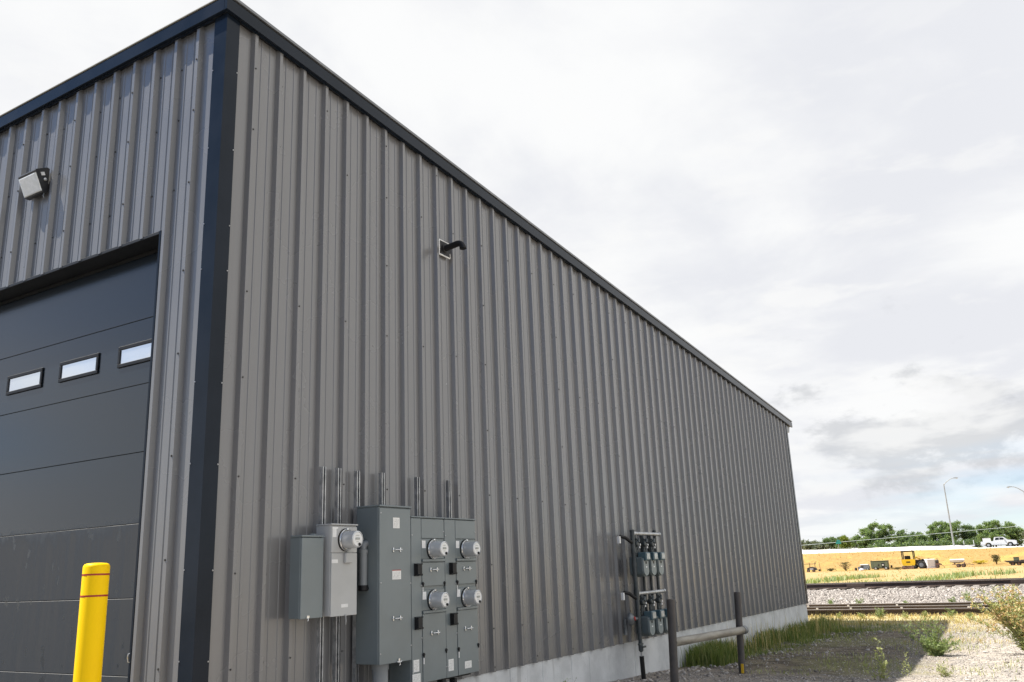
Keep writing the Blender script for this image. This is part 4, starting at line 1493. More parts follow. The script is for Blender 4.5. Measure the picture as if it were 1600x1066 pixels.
# ------------------------------------------------------------------ blades and leaves
def blades(name, X, Y, Z, H, m, lean=0.35, width=0.006, parent=None, dirs=None, **props):
    """curved tapering blades, three segments each"""
    n = len(X)
    a = RNG.uniform(0, 6.283, n)
    L = H * RNG.uniform(0.2, 1.0, n) * lean if dirs is None else H * dirs
    ca, sa = np.cos(a), np.sin(a)
    wv = np.stack([-sa, ca], -1) * width
    T = [0.0, 0.4, 0.75, 1.0]
    W = [1.0, 0.85, 0.5, 0.05]
    V = np.zeros((n, 8, 3))
    for k, (t, w) in enumerate(zip(T, W)):
        bx_ = X + ca * L * t * t
        by_ = Y + sa * L * t * t
        bz_ = Z + H * (t - 0.18 * lean * t * t)
        ww = wv * (w * (H / np.maximum(H.mean(), 1e-6))[:, None] ** 0.5)
        V[:, 2 * k, 0] = bx_ - ww[:, 0]
        V[:, 2 * k, 1] = by_ - ww[:, 1]
        V[:, 2 * k + 1, 0] = bx_ + ww[:, 0]
        V[:, 2 * k + 1, 1] = by_ + ww[:, 1]
        V[:, 2 * k:2 * k + 2, 2] = bz_[:, None]
    f = np.array([(0, 1, 3, 2), (2, 3, 5, 4), (4, 5, 7, 6)])
    F = (f[None] + (np.arange(n) * 8)[:, None, None]).reshape(-1, 4)
    return npmesh(name, V.reshape(-1, 3), F, m, parent, **props)


def leaves(name, P, D, L, W, m, parent=None, fold=0.25, **props):
    """diamond leaves folded on the mid rib; P roots, D unit directions"""
    n = len(P)
    up = RNG.normal(0, 1, (n, 3))
    s = np.cross(D, up)
    s /= np.linalg.norm(s, axis=1)[:, None] + 1e-9
    nn = np.cross(s, D)
    L = np.broadcast_to(np.asarray(L), (n,))[:, None]
    W = np.broadcast_to(np.asarray(W), (n,))[:, None]
    mid = P + D * L * 0.45
    V = np.stack([P, mid + s * W * 0.5 + nn * W * fold, P + D * L, mid - s * W * 0.5 + nn * W * fold], 1)
    f = np.array([(0, 1, 2), (0, 2, 3)])
    F = (f[None] + (np.arange(n) * 4)[:, None, None]).reshape(-1, 3)
    return npmesh(name, V.reshape(-1, 3), F, m, parent, **props)


def unit(a):
    return a / (np.linalg.norm(a, axis=-1, keepdims=True) + 1e-9)


# grass growing along the foundation, thick in clumps
def clumped(n, x0, x1, yfun, nclump):
    cx = RNG.uniform(x0, x1, nclump)
    k = RNG.integers(0, nclump, n)
    X = cx[k] + RNG.normal(0, 0.16, n)
    cy = RNG.random(nclump) ** 1.3
    Y = yfun(X) * np.clip(cy[k] + RNG.normal(0, 0.12, n), 0.02, 1.15) - 0.03
    return X, Y


X, Y = clumped(7500, 9.6, 19.3, lambda x: -0.45 - 0.17 * np.clip(x - 9.6, 0, 9), 95)
wy = -0.35 - 0.17 * np.clip(X - 9.6, 0, 9)
H = RNG.uniform(0.08, 0.31, len(X)) * np.clip(1.15 - 0.75 * (Y / wy), 0.22, 1.2)
tag(blades('wall_grass', X, Y, ground_z(X, Y) - 0.01, H, MW['grass'], 0.6, 0.0048), kind='stuff')
X, Y = clumped(2200, 9.7, 11.2, lambda x: -0.55 + 0 * x, 26)
H = RNG.uniform(0.18, 0.42, len(X))
tag(blades('wall_grass', X, Y, ground_z(X, Y) - 0.01, H, MW['grass'], 0.6, 0.005), kind='stuff')
# tall seed stalks in the grass
X = RNG.uniform(10.2, 19, 260)
Y = -0.1 - RNG.random(260) * (0.3 + 0.12 * (X - 10))
tag(blades('seed_stalk', X, Y, ground_z(X, Y), RNG.uniform(0.4, 0.62, 260), MW['straw'], 0.35, 0.0032), kind='stuff')
# sparse low green in the shade and on the open gravel
n = 9500
X = RNG.uniform(8.6, 19.5, n)
Y = RNG.uniform(-5.5, -0.2, n)
cl = np.sin(X * 1.9 + 2 * np.sin(Y * 1.3)) + np.sin(Y * 2.3 + X * 0.7)
k = cl + RNG.normal(0, 0.5, n) > 0.55
tag(blades('low_grass', X[k], Y[k], ground_z(X[k], Y[k]) - 0.004, RNG.uniform(0.03, 0.10, k.sum()), MW['palegreen'], 0.9, 0.004), kind='stuff')
# bleached dry grass between yard and track
n = 9000
X = RNG.uniform(18.9, 20.95, n)
Y = RNG.uniform(-8, 4, n)
tag(blades('dry_grass', X, Y, ground_z(X, Y) - 0.004, RNG.uniform(0.03, 0.13, n), MW['straw'], 1.0, 0.006), kind='stuff')
# dry stubble on the yard beyond the shadow
n = 2500
X = RNG.uniform(14, 19, n)
Y = RNG.uniform(-6.5, -1.5, n)
k = np.sin(X * 1.3 + Y) + np.sin(Y * 1.7 + 1) > 0.35
tag(blades('dry_stubble', X[k], Y[k], ground_z(X[k], Y[k]) - 0.004, RNG.uniform(0.04, 0.13, k.sum()), MW['straw'], 0.9, 0.005), kind='stuff')
# weeds and golden grass in the field beyond the far track
n = 12000
X = RNG.uniform(37.5, 62, n)
Y = -6.5 + RNG.random(n) * 18
k = (np.sin(Y * 0.9 + 0.15 * X) + np.sin(Y * 2.1 + 1) * 0.6 + RNG.normal(0, 0.35, n)) > 0.55
X, Y = X[k], Y[k]
tag(blades('field_weeds', X, Y, ground_z(X, Y) - 0.02, RNG.uniform(0.12, 0.46, len(X)), MW['weedgreen'], 0.8, 0.024), kind='stuff')
n = 900
X = RNG.uniform(44, 128, n)
Y = -8 + RNG.random(n) * (14 + (X - 44) * 0.22)
tag(blades('field_stubble', X, Y, ground_z(X, Y) - 0.03, RNG.uniform(0.04, 0.15, n), MW['goldgrass'], 0.9, 0.04), kind='stuff')
n = 900
X = 128 + 37 * RNG.random(n)
Y = -6 + RNG.random(n) * 44
tag(blades('bank_grass', X, Y, ground_z(X, Y) - 0.05, RNG.uniform(0.10, 0.34, n) * np.where(RNG.random(n) < 0.06, 1.6, 1), MW['goldgrass'], 0.8, 0.045), kind='stuff')


def plant(name, label, cat, loc, stems, leaf_m, stem_m, leaf_len, leaf_w, per_stem, r0=0.006, group=None, flower=None, flower_n=0, wid=0.7):
    """stems: list of (dx, dy, h): where the tip ends relative to the root"""
    o = thing(name, loc, label, cat, group)
    b = MB()
    LP, LD, FP, FD = [], [], [], []
    for dx, dy, h in stems:
        j = RNG.normal(0, 0.02, 2)
        root = np.array([loc[0] + j[0] * 1.5, loc[1] + j[1] * 1.5, loc[2] - 0.02])
        pts = []
        for t in np.linspace(0, 1, 6):
            pts.append(root + np.array([dx * t ** 1.5, dy * t ** 1.5, h * t]) + RNG.normal(0, 0.012 * h, 3) * (t > 0))
        b.tube(pts, [r0 * (1 - 0.75 * t) for t in np.linspace(0, 1, 6)], 5, caps=False)
        pa = np.array(pts)
        for q in range(per_stem):
            t = 0.10 + 0.9 * RNG.random()
            i = min(int(t * 5), 4)
            f = t * 5 - i
            p = pa[i] * (1 - f) + pa[i + 1] * f
            dv = RNG.normal(0, 1, 3)
            dv[2] = abs(dv[2]) * 0.8 + 0.1
            dv = dv / np.linalg.norm(dv)
            off = wid * leaf_len * (1.2 - 0.8 * t)
            LP.append(p + dv * off * RNG.random())
            LD.append(dv)
        for q in range(flower_n):
            t = 0.55 + 0.45 * RNG.random()
            i = min(int(t * 5), 4)
            f = t * 5 - i
            p = pa[i] * (1 - f) + pa[i + 1] * f + RNG.normal(0, 0.035, 3)
            for w in range(5):
                dv = unit(RNG.normal(0, 1, 3))
                FP.append(p)
                FD.append(dv)
    b.build('stem', stem_m, o)
    if LP:
        LP, LD = np.array(LP), np.array(LD)
        leaves('foliage', LP, LD, leaf_len * RNG.uniform(0.5, 1.2, len(LP)), leaf_w * RNG.uniform(0.6, 1.2, len(LP)), leaf_m, o, kind='stuff')
    if FP:
        leaves('flower_head', np.array(FP), np.array(FD), 0.030, 0.022, flower, o, kind='stuff')
    return o


def fan(n, spread, h0, h1, bias=(0, 0)):
    out = []
    for _ in range(n):
        a = RNG.uniform(0, 6.283)
        r = spread * RNG.random() ** 0.7
        out.append((bias[0] + r * math.cos(a), bias[1] + r * math.sin(a), RNG.uniform(h0, h1)))
    return out


def at(x, y):
    return (x, y, gz(x, y))


plant('weed', 'bushy green weed with tall leaning spikes on the shadow edge', 'weed', at(11.95, -3.50),
      fan(40, 0.40, 0.12, 0.32, (0, -0.08)) + 2 * [(0.1, 0.30, 0.56), (-0.05, 0.42, 0.50), (0.1, 0.16, 0.64), (0.0, 0.05, 0.60), (0.1, -0.08, 0.62), (0, 0.50, 0.38), (0.1, -0.18, 0.50)],
      MW['weedgreen'], MW['stemgreen'], 0.050, 0.019, 66, 0.005)
plant('weed', 'thin pale weed with a tall single spike in the shaded gravel', 'weed', at(8.05, -3.30),
      [(0.02, -0.04, 0.53), (0.0, 0.08, 0.33), (0.05, -0.02, 0.30), (0.0, 0.14, 0.22), (-0.05, -0.10, 0.26), (0.02, 0.02, 0.40)],
      MW['palegreen'], MW['stemgreen'], 0.050, 0.020, 34, 0.004)
plant('weed', 'small pale sprig in the shade right of the thin spiked weed', 'weed', at(8.7, -3.52),
      [(0.0, 0.03, 0.32), (0.04, -0.03, 0.22), (0.0, 0.0, 0.16)], MW['palegreen'], MW['stemgreen'], 0.035, 0.014, 22, 0.003)
plant('weed', 'yellowish weed growing on the bright gravel at the lower edge', 'weed', at(8.9, -3.95),
      fan(14, 0.16, 0.10, 0.24), MW['palegreen'], MW['stembrown'], 0.035, 0.014, 20, 0.003)
tb = [( -0.15 + RNG.normal(0, 0.34), RNG.normal(0.06, 0.36), RNG.uniform(0.60, 1.12)) for _ in range(46)]
plant('weed_bush', 'tall weed bush with dry orange flower heads at right edge', 'bush', at(12.3, -4.82), tb,
      MW['palegreen'], MW['stemgreen'], 0.080, 0.020, 85, 0.006, flower=MW['flower'], flower_n=16)
tuft_lab = [
    ('pale tuft by the near rail closest to the warehouse corner', 20.35, -0.27, 0.16, 9),
    ('second pale tuft from the warehouse corner beside the near rail', 20.3, -0.85, 0.15, 12),
    ('largest bright green tuft beside the near rail', 20.35, -1.28, 0.24, 24),
    ('narrow green tuft just right of the largest one by the near rail', 20.3, -1.90, 0.17, 9),
    ('ragged green tuft by the near rail behind the leaning weed spikes', 20.3, -2.36, 0.16, 12),
    ('spiky pale tuft by the near rail left of the weed bush', 20.35, -2.95, 0.22, 12),
    ('low wide green tuft by the near rail nearest the weed bush', 20.2, -3.38, 0.14, 14)]
for lb, x, y, h, n in tuft_lab:
    plant('weed', lb, 'weed', at(x, y), fan(n, h * 0.7, h * 0.5, h * 1.15), MW['weedgreen'] if h > 0.2 else MW['palegreen'], MW['stemgreen'], 0.045, 0.02, 18, 0.004, group='tufts along the near rail')
bw = [('green weed in the ballast near the warehouse corner', 25.2, 0.95, 0.20), ('dark small weed in the middle of the ballast', 25.3, 0.12, 0.24),
      ('tiny dark weed in the ballast right of the middle one', 25.0, -1.25, 0.14), ('tall pale weed in the ballast toward the right', 26.5, -2.85, 0.30), ('small pale weed left of the tall ballast weed', 25.6, -2.50, 0.20)]
for lb, x, y, h in bw:
    plant('weed', lb, 'weed', (x, y, float(ballast_z(x))), fan(12, h * 0.5, h * 0.5, h * 1.1), MW['weedgreen'], MW['stemgreen'], 0.06, 0.025, 14, 0.004, group='weeds in the ballast')
plant('weed', 'small dark sprig against the foundation below the meters', 'weed', at(5.45, -0.12), fan(7, 0.14, 0.12, 0.30), MW['weedgreen'], MW['stembrown'], 0.035, 0.016, 10, 0.003)

# ------------------------------------------------------------------ trees
def tree(label, x, y, z0, lobes, leaf_m, n, leaf=0.36, trunks=1, group='trees beyond the highway'):
    """lobes: (dy, dx, zc, ry, rz): ellipsoids that make the crown"""
    o = thing('broadleaf_tree', (x, y, z0), label, 'tree', group)
    b = MB()
    for (dy, dx, zc, ry, rz) in lobes:
        by = y + dy * 0.35
        pts = [(x, by, z0 - 0.3), (x + dx * 0.3, by + dy * 0.15, z0 + (zc - z0) * 0.45), (x + dx, y + dy, zc)]
        b.tube(pts, [0.26, 0.17, 0.06], 8, caps=False)
        for _ in range(5):
            a = RNG.normal(0, 0.5, 3)
            b.tube([pts[1], (x + dx + a[0] * ry, y + dy + a[1] * ry, zc + a[2] * rz * 0.8)], [0.10, 0.025], 5, caps=False)
    b.build('trunk', MW['bark'], o)
    vol = np.array([l[3] * l[3] * l[4] for l in lobes])
    P, D = [], []
    for (dy, dx, zc, ry, rz), w in zip(lobes, vol / vol.sum()):
        nc = max(10, int(70 * w ** 0.7))
        c = unit(RNG.normal(0, 1, (nc, 3))) * (RNG.random((nc, 1)) ** 0.28)
        c = c * np.array([ry * 0.85, ry, rz]) * RNG.uniform(0.8, 1.06, (nc, 1)) + np.array([x + dx, y + dy, zc])
        m = int(n * w * 2.4)
        k = RNG.integers(0, nc, m)
        rad = 0.17 * min(ry, rz) + 0.24
        p = c[k] + RNG.normal(0, rad * 0.55, (m, 3)) * np.array([1, 1, 0.75])
        P.append(p)
        D.append(unit(RNG.normal(0, 1, (m, 3)) + np.array([0, 0, -0.3])))
    P, D = np.concatenate(P), np.concatenate(D)
    keep = P[:, 2] > z0 + 0.1
    leaves('crown', P[keep], D[keep], leaf * RNG.uniform(0.6, 1.3, keep.sum()), leaf * 0.75, leaf_m, o, kind='stuff')
    return o


TX = 270
tree('pale grey green willow at the left end of the far tree row', TX, 57.5, 0, [(0, 0, 3.4, 3.6, 1.7), (3, 3, 4.2, 2.2, 1.2), (-2.6, -2, 2.9, 2.4, 1.6)], MW['leafpale'], 4200, 0.36)
tree('dark round tree beside the pale willow', TX + 8, 53.8, 0, [(0, 0, 4.3, 2.6, 1.8), (-1.8, 0, 3.4, 1.6, 1.6)], MW['leafdark'], 2600)
tree('small dark tree left of the bright green one', TX + 4, 49.4, 0, [(0, 0, 4.9, 1.6, 1.2), (0.5, 0, 3.0, 1.8, 1.6)], MW['leafdark'], 1700)
tree('narrow bright yellow green tree beside the largest tree', TX - 6, 46.8, 0, [(0, 0, 4.3, 1.3, 1.8), (0.3, 0, 2.6, 1.5, 1.2)], MW['leafbright'], 1500)
tree('largest tree with a tall wide crown left of the lamp post', TX, 40.2, 0, [(-1.5, 0, 6.6, 3.3, 2.7), (2.2, 1, 5.6, 3.0, 2.2), (-4.2, 0, 6.2, 2.3, 2.5), (4.6, -1, 4.2, 2.4, 2.2), (0, -2, 3.4, 4.6, 2.2)], MW['leafmid'], 9000)
tree('mid height tree in shade right of the largest tree', TX + 6, 31.4, 0, [(1.6, 0, 5.2, 2.4, 2.0), (-2.0, 0, 4.6, 2.4, 1.8), (0, -1, 3.0, 3.6, 2.0)], MW['leafdark'], 4600)
tree('slim low tree in the gap left of the lamp post trees', TX, 27.2, 0, [(0, 0, 4.2, 1.0, 1.6), (0.3, 0, 2.8, 1.2, 1.4)], MW['leafmid'], 1200)
tree('wide round tree directly behind the lamp post', TX, 21.8, 0, [(0.8, 0, 6.2, 3.2, 2.6), (-2.6, 0, 6.0, 2.6, 2.5), (3.2, 0, 4.6, 1.8, 2.2), (0, -1, 3.4, 4.0, 2.2)], MW['leafmid'], 6600)
tree('dark tree joined to the right of the lamp post tree', TX + 2, 15.6, 0, [(0, 0, 5.2, 2.3, 2.3), (-0.8, 0, 3.2, 2.4, 2.0)], MW['leafdark'], 3000)
tree('round tree behind the white pickup truck cab', TX, 9.6, 0, [(1.4, 0, 5.3, 2.6, 2.4), (-1.6, 0, 5.8, 2.6, 2.3), (0, -1, 3.2, 3.8, 2.2)], MW['leafmid'], 5200)
tree('round tree right of the pickup truck roof', TX + 3, 4.6, 0, [(0.3, 0, 5.2, 2.4, 2.2), (-1.4, 0, 4.2, 2.0, 2.0), (0, 0, 2.8, 2.6, 1.8)], MW['leafmid'], 3400)
tree('pale tree at the right edge of the picture beyond the truck', TX - 4, 0.2, 0, [(0, 0, 3.9, 1.8, 1.9), (-1, 0, 2.6, 2.2, 1.6)], MW['leafpale'], 2200)
# dark hedge under the trees
hd = thing('hedge', (262, 31, 0), 'low dark hedge in the shade under the far trees', 'hedge')
m = 5200
P = np.stack([262 + RNG.normal(0, 0.9, m), RNG.uniform(12, 40, m), 0.3 + RNG.random(m) ** 0.8 * (2.6 + 0.5 * np.sin(np.arange(m)))], -1)
leaves('foliage', P, unit(RNG.normal(0, 1, (m, 3))), 0.5, 0.4, MW['leafdark'], hd, kind='stuff')
m = 1500
h2 = thing('hedge', (258, 56, 0), 'pale low shrubs under the far willow', 'hedge')
P = np.stack([258 + RNG.normal(0, 0.9, m), RNG.uniform(44, 70, m), 0.3 + RNG.random(m) * 2.2], -1)
leaves('foliage', P, unit(RNG.normal(0, 1, (m, 3))), 0.45, 0.35, MW['leafpale'], h2, kind='stuff')


# ------------------------------------------------------------------ street lamps, sign, wire
def street_lamp(x, y, z0, h, sgn, label):
    o = thing('street_lamp', (x, y, z0), label, 'street lamp', 'highway street lamps')
    MB().lathe((x, y, z0 - 0.2), (0, 0, 1), [(0, 0.17), (0.5, 0.15), (h, 0.085)], 12).build('pole', MW['lamppole'], o, smooth=40)
    pts = []
    for t in np.linspace(0, 1, 7):
        pts.append((x, y + sgn * (1.75 * t), z0 + h - 0.25 + 1.0 * math.sin(t * math.pi / 2)))
    MB().tube(pts, [0.075 - 0.02 * t for t in np.linspace(0, 1, 7)], 8).build('arm', MW['lamppole'], o, smooth=40)
    e = pts[-1]
    b = MB()
    b.prism([(e[1] - sgn * 0.05, e[2] - 0.06), (e[1] + sgn * 0.70, e[2] - 0.09), (e[1] + sgn * 0.72, e[2] - 0.01), (e[1] + sgn * 0.4, e[2] + 0.10), (e[1] - sgn * 0.05, e[2] + 0.06)], 'x', x - 0.16, x + 0.16)
    b.build('lamp_head', MW['lamppole'], o)
    MB().lathe((x, e[1] + sgn * 0.45, e[2] - 0.085), (0, 0, -1), [(0, 0.13), (0.05, 0.11), (0.09, 0.05)], 12).build('lamp_bowl', MW['lens'], o, smooth=50)
    MB().box(x - 0.22, x + 0.22, y - 0.22, y + 0.22, z0 - 0.3, z0 + 0.12, 0.02).build('footing', MW['concrete'], o)
    return o


street_lamp(168, 10.05, 0.95, 11.1, -1, 'grey street lamp behind the excavator, its arm reaching right')
street_lamp(168, -2.05, 0.50, 9.3, 1, 'grey street lamp at the right edge, its arm reaching left')

sg = thing('road_sign', (163.5, 28.4, 0.8), 'green highway sign on a pole in front of the left trees', 'road sign')
MB().tube([(163.5, 28.45, 0.4), (163.5, 28.45, 3.1)], 0.05, 8).build('pole', MW['lamppole'], sg)
MB().box(163.40, 163.44, 27.95, 28.85, 2.35, 2.72, 0.01).build('sign_board', MW['signgreen'], sg)
MB().box(163.40, 163.44, 28.05, 28.65, 2.74, 3.05, 0.01).build('sign_board', MW['signgreen'], sg)

wr = thing('overhead_wire', (185, 16, 3.2), 'pale overhead wire strung in front of the far trees', 'wire')
pts = []
for yy in np.linspace(-45, 75, 41):
    zz = 4.30 - 0.0402 * yy + 0.00045 * yy * (yy - 30) * 0.2
    pts.append((185, yy, zz))
MB().tube(pts, 0.045, 6).build('wire_strand', MW['wire'], wr)


# ------------------------------------------------------------------ vehicles and machines
def wheel(parent, x, y, z, r, w, axis='x', rim=True, name='wheel', m_rim=None):
    ax = (1, 0, 0) if axis == 'x' else (0, 1, 0)
    o = Vector((x, y, z)) - Vector(ax) * (w / 2)
    b = MB().lathe(o, ax, [(0, r * 0.62), (0.0, r * 0.9), (w * 0.15, r), (w * 0.85, r), (w, r * 0.9), (w, r * 0.62)], 20)
    wo = b.build(name, MW['tyre'], parent, smooth=40)
    if rim:
        o2 = Vector((x, y, z)) - Vector(ax) * (w / 2 + 0.01)
        MB().lathe(o2, ax, [(0, r * 0.18), (0.01, r * 0.55), (w + 0.01, r * 0.6), (w + 0.02, r * 0.2)], 16).build('rim', m_rim or MW['wheelrim'], wo, smooth=40)
    return wo


# pickup, side on, driving to the right (-y)
PX, PZ = 176.0, 0.60
pk = thing('pickup_truck', (PX, 3.5, PZ), 'white crew cab pickup truck towing on the highway', 'pickup truck')
f = lambda t: 6.30 - t                                                # distance from the tail to y
prof = [(0.0, 0.62), (0.0, 1.02), (0.05, 1.10), (2.02, 1.12), (2.06, 1.20), (2.24, 1.74), (2.40, 1.80), (3.55, 1.80), (3.72, 1.76), (4.30, 1.26), (5.38, 1.16), (5.60, 1.06), (5.66, 0.85), (5.66, 0.50), (5.50, 0.42), (5.12, 0.42), (5.02, 0.70), (4.86, 0.83), (4.60, 0.88), (4.36, 0.83), (4.20, 0.70), (4.12, 0.42), (1.70, 0.46), (1.62, 0.72), (1.44, 0.85), (1.18, 0.90), (0.92, 0.85), (0.76, 0.72), (0.68, 0.52), (0.1, 0.55)]
MB().prism([(f(a), PZ + c) for a, c in prof], 'x', PX - 0.98, PX + 0.98).build('body', MW['truckwhite'], pk)
for xx in (PX - 0.985, PX + 0.985):
    s_ = -0.006 if xx < PX else 0.006
    for wpoly in ([(2.32, 1.28), (2.46, 1.68), (2.98, 1.70), (2.98, 1.30)], [(3.06, 1.30), (3.06, 1.70), (3.58, 1.68), (3.98, 1.32)]):
        MB().prism([(f(a), PZ + c) for a, c in wpoly], 'x', min(xx, xx + s_), max(xx, xx + s_)).build('side_window', MW['tint'], pk)
MB().prism([(f(3.76), PZ + 1.72), (f(4.24), PZ + 1.31), (f(4.27), PZ + 1.33), (f(3.80), PZ + 1.75)], 'x', PX - 0.80, PX + 0.80).build('windshield', MW['tint'], pk)
for a in (1.18, 4.60):
    for xx in (PX - 0.86, PX + 0.86):
        wheel(pk, xx, f(a), PZ + 0.41, 0.41, 0.27)
MB().box(PX - 0.85, PX + 0.85, f(5.72), f(5.64), PZ + 0.52, PZ + 0.98, 0.02).build('grille', MW['darksteel'], pk)
for xx in (PX - 0.80, PX + 0.80):
    MB().box(xx - 0.16, xx + 0.16, f(5.69), f(5.50), PZ + 0.86, PZ + 1.03, 0.02).build('headlight', MW['lens'], pk)
MB().box(PX - 1.12, PX - 0.985, f(3.86), f(3.72), PZ + 1.22, PZ + 1.42, 0.02).build('wing_mirror', MW['truckwhite'], pk)
MB().box(PX - 0.95, PX + 0.95, f(5.80), f(5.56), PZ + 0.42, PZ + 0.56, 0.03).build('bumper', MW['wheelrim'], pk)
MB().box(PX - 0.95, PX + 0.95, f(0.0), f(-0.12), PZ + 0.48, PZ + 0.62, 0.03).build('bumper', MW['wheelrim'], pk)
MB().box(PX - 0.7, PX + 0.7, f(4.1), f(1.7), PZ + 0.36, PZ + 0.46, 0.02).build('chassis', MW['darksteel'], pk)
tbx = thing('cargo_crate', (PX, 5.3, PZ + 1.1), 'pale box standing in the pickup truck bed', 'box')
MB().box(PX - 0.6, PX + 0.6, 4.72, 5.92, PZ + 0.95, PZ + 1.62, 0.03).build('crate_body', MW['lilac'], tbx)
MB().box(PX - 0.62, PX + 0.62, 4.70, 5.94, PZ + 1.625, PZ + 1.68, 0.01).build('crate_lid', MW['plainwhite'], tbx)

# flatbed trailer behind the pickup
TZ = 0.70
tr = thing('flatbed_trailer', (PX, 9.0, TZ), 'low flatbed trailer with dark wheels hitched to the pickup truck', 'trailer')
MB().box(PX - 1.0, PX + 1.0, 7.3, 11.6, TZ + 0.32, TZ + 0.50, 0.02).build('deck', MW['plainwhite'], tr)
for ya in (9.35, 10.45):
    for xx in (PX - 1.02, PX + 1.02):
        wheel(tr, xx, ya, TZ + 0.30, 0.34, 0.22, rim=True, m_rim=MW['darksteel'])
MB().box(PX - 1.2, PX - 1.03, 8.95, 10.85, TZ + 0.56, TZ + 0.66, 0.02).build('mudguard', MW['darksteel'], tr)
b = MB()
b.tube([(PX - 0.6, 7.3, TZ + 0.40), (PX, 6.45, TZ + 0.36)], 0.06, 8)
b.tube([(PX + 0.6, 7.3, TZ + 0.40), (PX, 6.45, TZ + 0.36)], 0.06, 8)
b.tube([(PX, 6.7, TZ - 0.05), (PX, 6.7, TZ + 0.8)], 0.05, 8)
b.build('drawbar', MW['darksteel'], tr)
for ya in (7.4, 9.0):
    MB().box(PX - 1.0, PX - 0.93, ya - 0.05, ya + 0.05, TZ + 0.5005, TZ + 1.35, 0.01).build('stake', MW['plainwhite'], tr)
MB().tube([(PX - 0.5, 7.0, TZ + 0.5), (PX - 0.5, 7.35, TZ + 0.9), (PX - 0.5, 7.6, TZ + 0.5)], 0.04, 6).build('winch_stand', MW['darksteel'], tr)

EX = 128.0
EZ = -1.92

# mini excavator
mx = thing('mini_excavator', (EX, 12.3, EZ), 'small yellow excavator with open dark canopy in the dry field', 'excavator')
for yy in (12.95, 11.75):
    b = MB()
    pr = [(EX - 0.95, EZ + 0.02), (EX + 0.85, EZ + 0.02), (EX + 1.0, EZ + 0.16), (EX + 1.0, EZ + 0.30), (EX + 0.85, EZ + 0.42), (EX - 0.95, EZ + 0.42), (EX - 1.1, EZ + 0.30), (EX - 1.1, EZ + 0.16)]
    b.prism([(a, c) for a, c in pr], 'y', yy - 0.17, yy + 0.17)
    b.build('track', MW['tyre'], mx)
MB().box(EX - 0.5, EX + 0.5, 11.9, 12.8, EZ + 0.14, EZ + 0.40, 0.03).build('undercarriage', MW['darksteel'], mx)
b = MB()
b.prism([(11.55, EZ + 0.46), (13.0, EZ + 0.46), (13.12, EZ + 0.75), (13.15, EZ + 1.15), (13.05, EZ + 1.28), (11.48, EZ + 1.28), (11.42, EZ + 1.1), (11.45, EZ + 0.7)], 'x', EX - 0.80, EX + 0.55)
b.build('engine_body', MW['machyellow'], mx)
MB().box(EX - 0.815, EX - 0.805, 12.05, 12.55, EZ + 0.85, EZ + 1.0).build('decal', MW['black'], mx)
MB().box(EX - 0.45, EX - 0.25, 12.0, 12.75, EZ + 1.2805, EZ + 1.75, 0.06).build('seat', MW['black'], mx)
b = MB()
for xx in (EX - 0.70, EX + 0.55):
    for yy in (11.58, 13.0):
        b.box(xx - 0.055, xx + 0.055, yy - 0.06, yy + 0.06, EZ + 1.281, EZ + 2.27, 0.01)
b.build('canopy_post', MW['black'], mx)
MB().box(EX - 0.85, EX + 0.70, 11.5, 13.08, EZ + 2.2705, EZ + 2.43, 0.05).build('canopy_roof', MW['black'], mx)
b = MB()
b.tube([(EX + 0.7, 12.0, EZ + 0.8), (EX + 1.5, 11.6, EZ + 1.55), (EX + 2.4, 11.0, EZ + 1.15)], [0.12, 0.11, 0.09], 8)
b.build('boom', MW['machyellow'], mx)
b = MB().tube([(EX + 2.4, 11.0, EZ + 1.15), (EX + 2.2, 10.9, EZ + 0.35)], [0.09, 0.07], 8)
b.build('dipper_arm', MW['machyellow'], mx)
b = MB().prism([(EX + 1.9, EZ + 0.05), (EX + 2.35, EZ + 0.02), (EX + 2.4, EZ + 0.38), (EX + 2.1, EZ + 0.40)], 'y', 10.65, 11.15)
b.build('bucket', MW['darksteel'], mx)
MB().box(EX - 1.55, EX - 1.47, 11.6, 13.1, EZ + 0.05, EZ + 0.34, 0.01).build('dozer_blade', MW['rusty'], mx)

# dark compact tractor
tt = thing('compact_tractor', (EX, 11.0, EZ), 'dark compact tractor parked between the excavator and white tank', 'tractor')
MB().box(EX - 0.45, EX + 0.45, 10.75, 11.72, EZ + 0.62, EZ + 1.18, 0.06).build('hood', MW['darksteel'], tt)
MB().box(EX - 0.5, EX + 0.5, 10.3, 10.8, EZ + 0.5, EZ + 0.95, 0.05).build('rear_body', MW['darksteel'], tt)
MB().box(EX - 0.25, EX + 0.25, 10.42, 10.68, EZ + 0.951, EZ + 1.28, 0.05).build('seat', MW['black'], tt)
for xx in (EX - 0.62, EX + 0.62):
    wheel(tt, xx, 10.72, EZ + 0.50, 0.50, 0.28, m_rim=MW['bluegrey'])
    wheel(tt, xx, 11.62, EZ + 0.32, 0.32, 0.2, m_rim=MW['bluegrey'])
MB().tube([(EX, 10.95, EZ + 1.15), (EX, 10.86, EZ + 1.36)], 0.03, 6).build('steering_column', MW['black'], tt)

# white square tank on a pallet
wt = thing('square_tank', (EX, 9.7, EZ), 'white square storage tank standing in the dry field', 'tank')
R45 = Matrix.Rotation(math.radians(28), 3, 'Z')
pv = (EX, 9.72, EZ + 0.6)
MB().box(EX - 0.5, EX + 0.5, 9.16, 10.28, EZ + 0.16, EZ + 1.22, 0.06, rot=R45, piv=pv).build('tank_body', MW['plainwhite'], wt)
MB().box(EX - 0.54, EX + 0.54, 9.12, 10.32, EZ + 0.0, EZ + 0.155, 0.01, rot=R45, piv=pv).build('pallet', MW['lilac'], wt)
MB().lathe((EX - 0.1, 9.8, EZ + 1.2205), (0, 0, 1), [(0, 0.14), (0.06, 0.14), (0.07, 0.11)], 14).build('filler_cap', MW['darksteel'], wt)

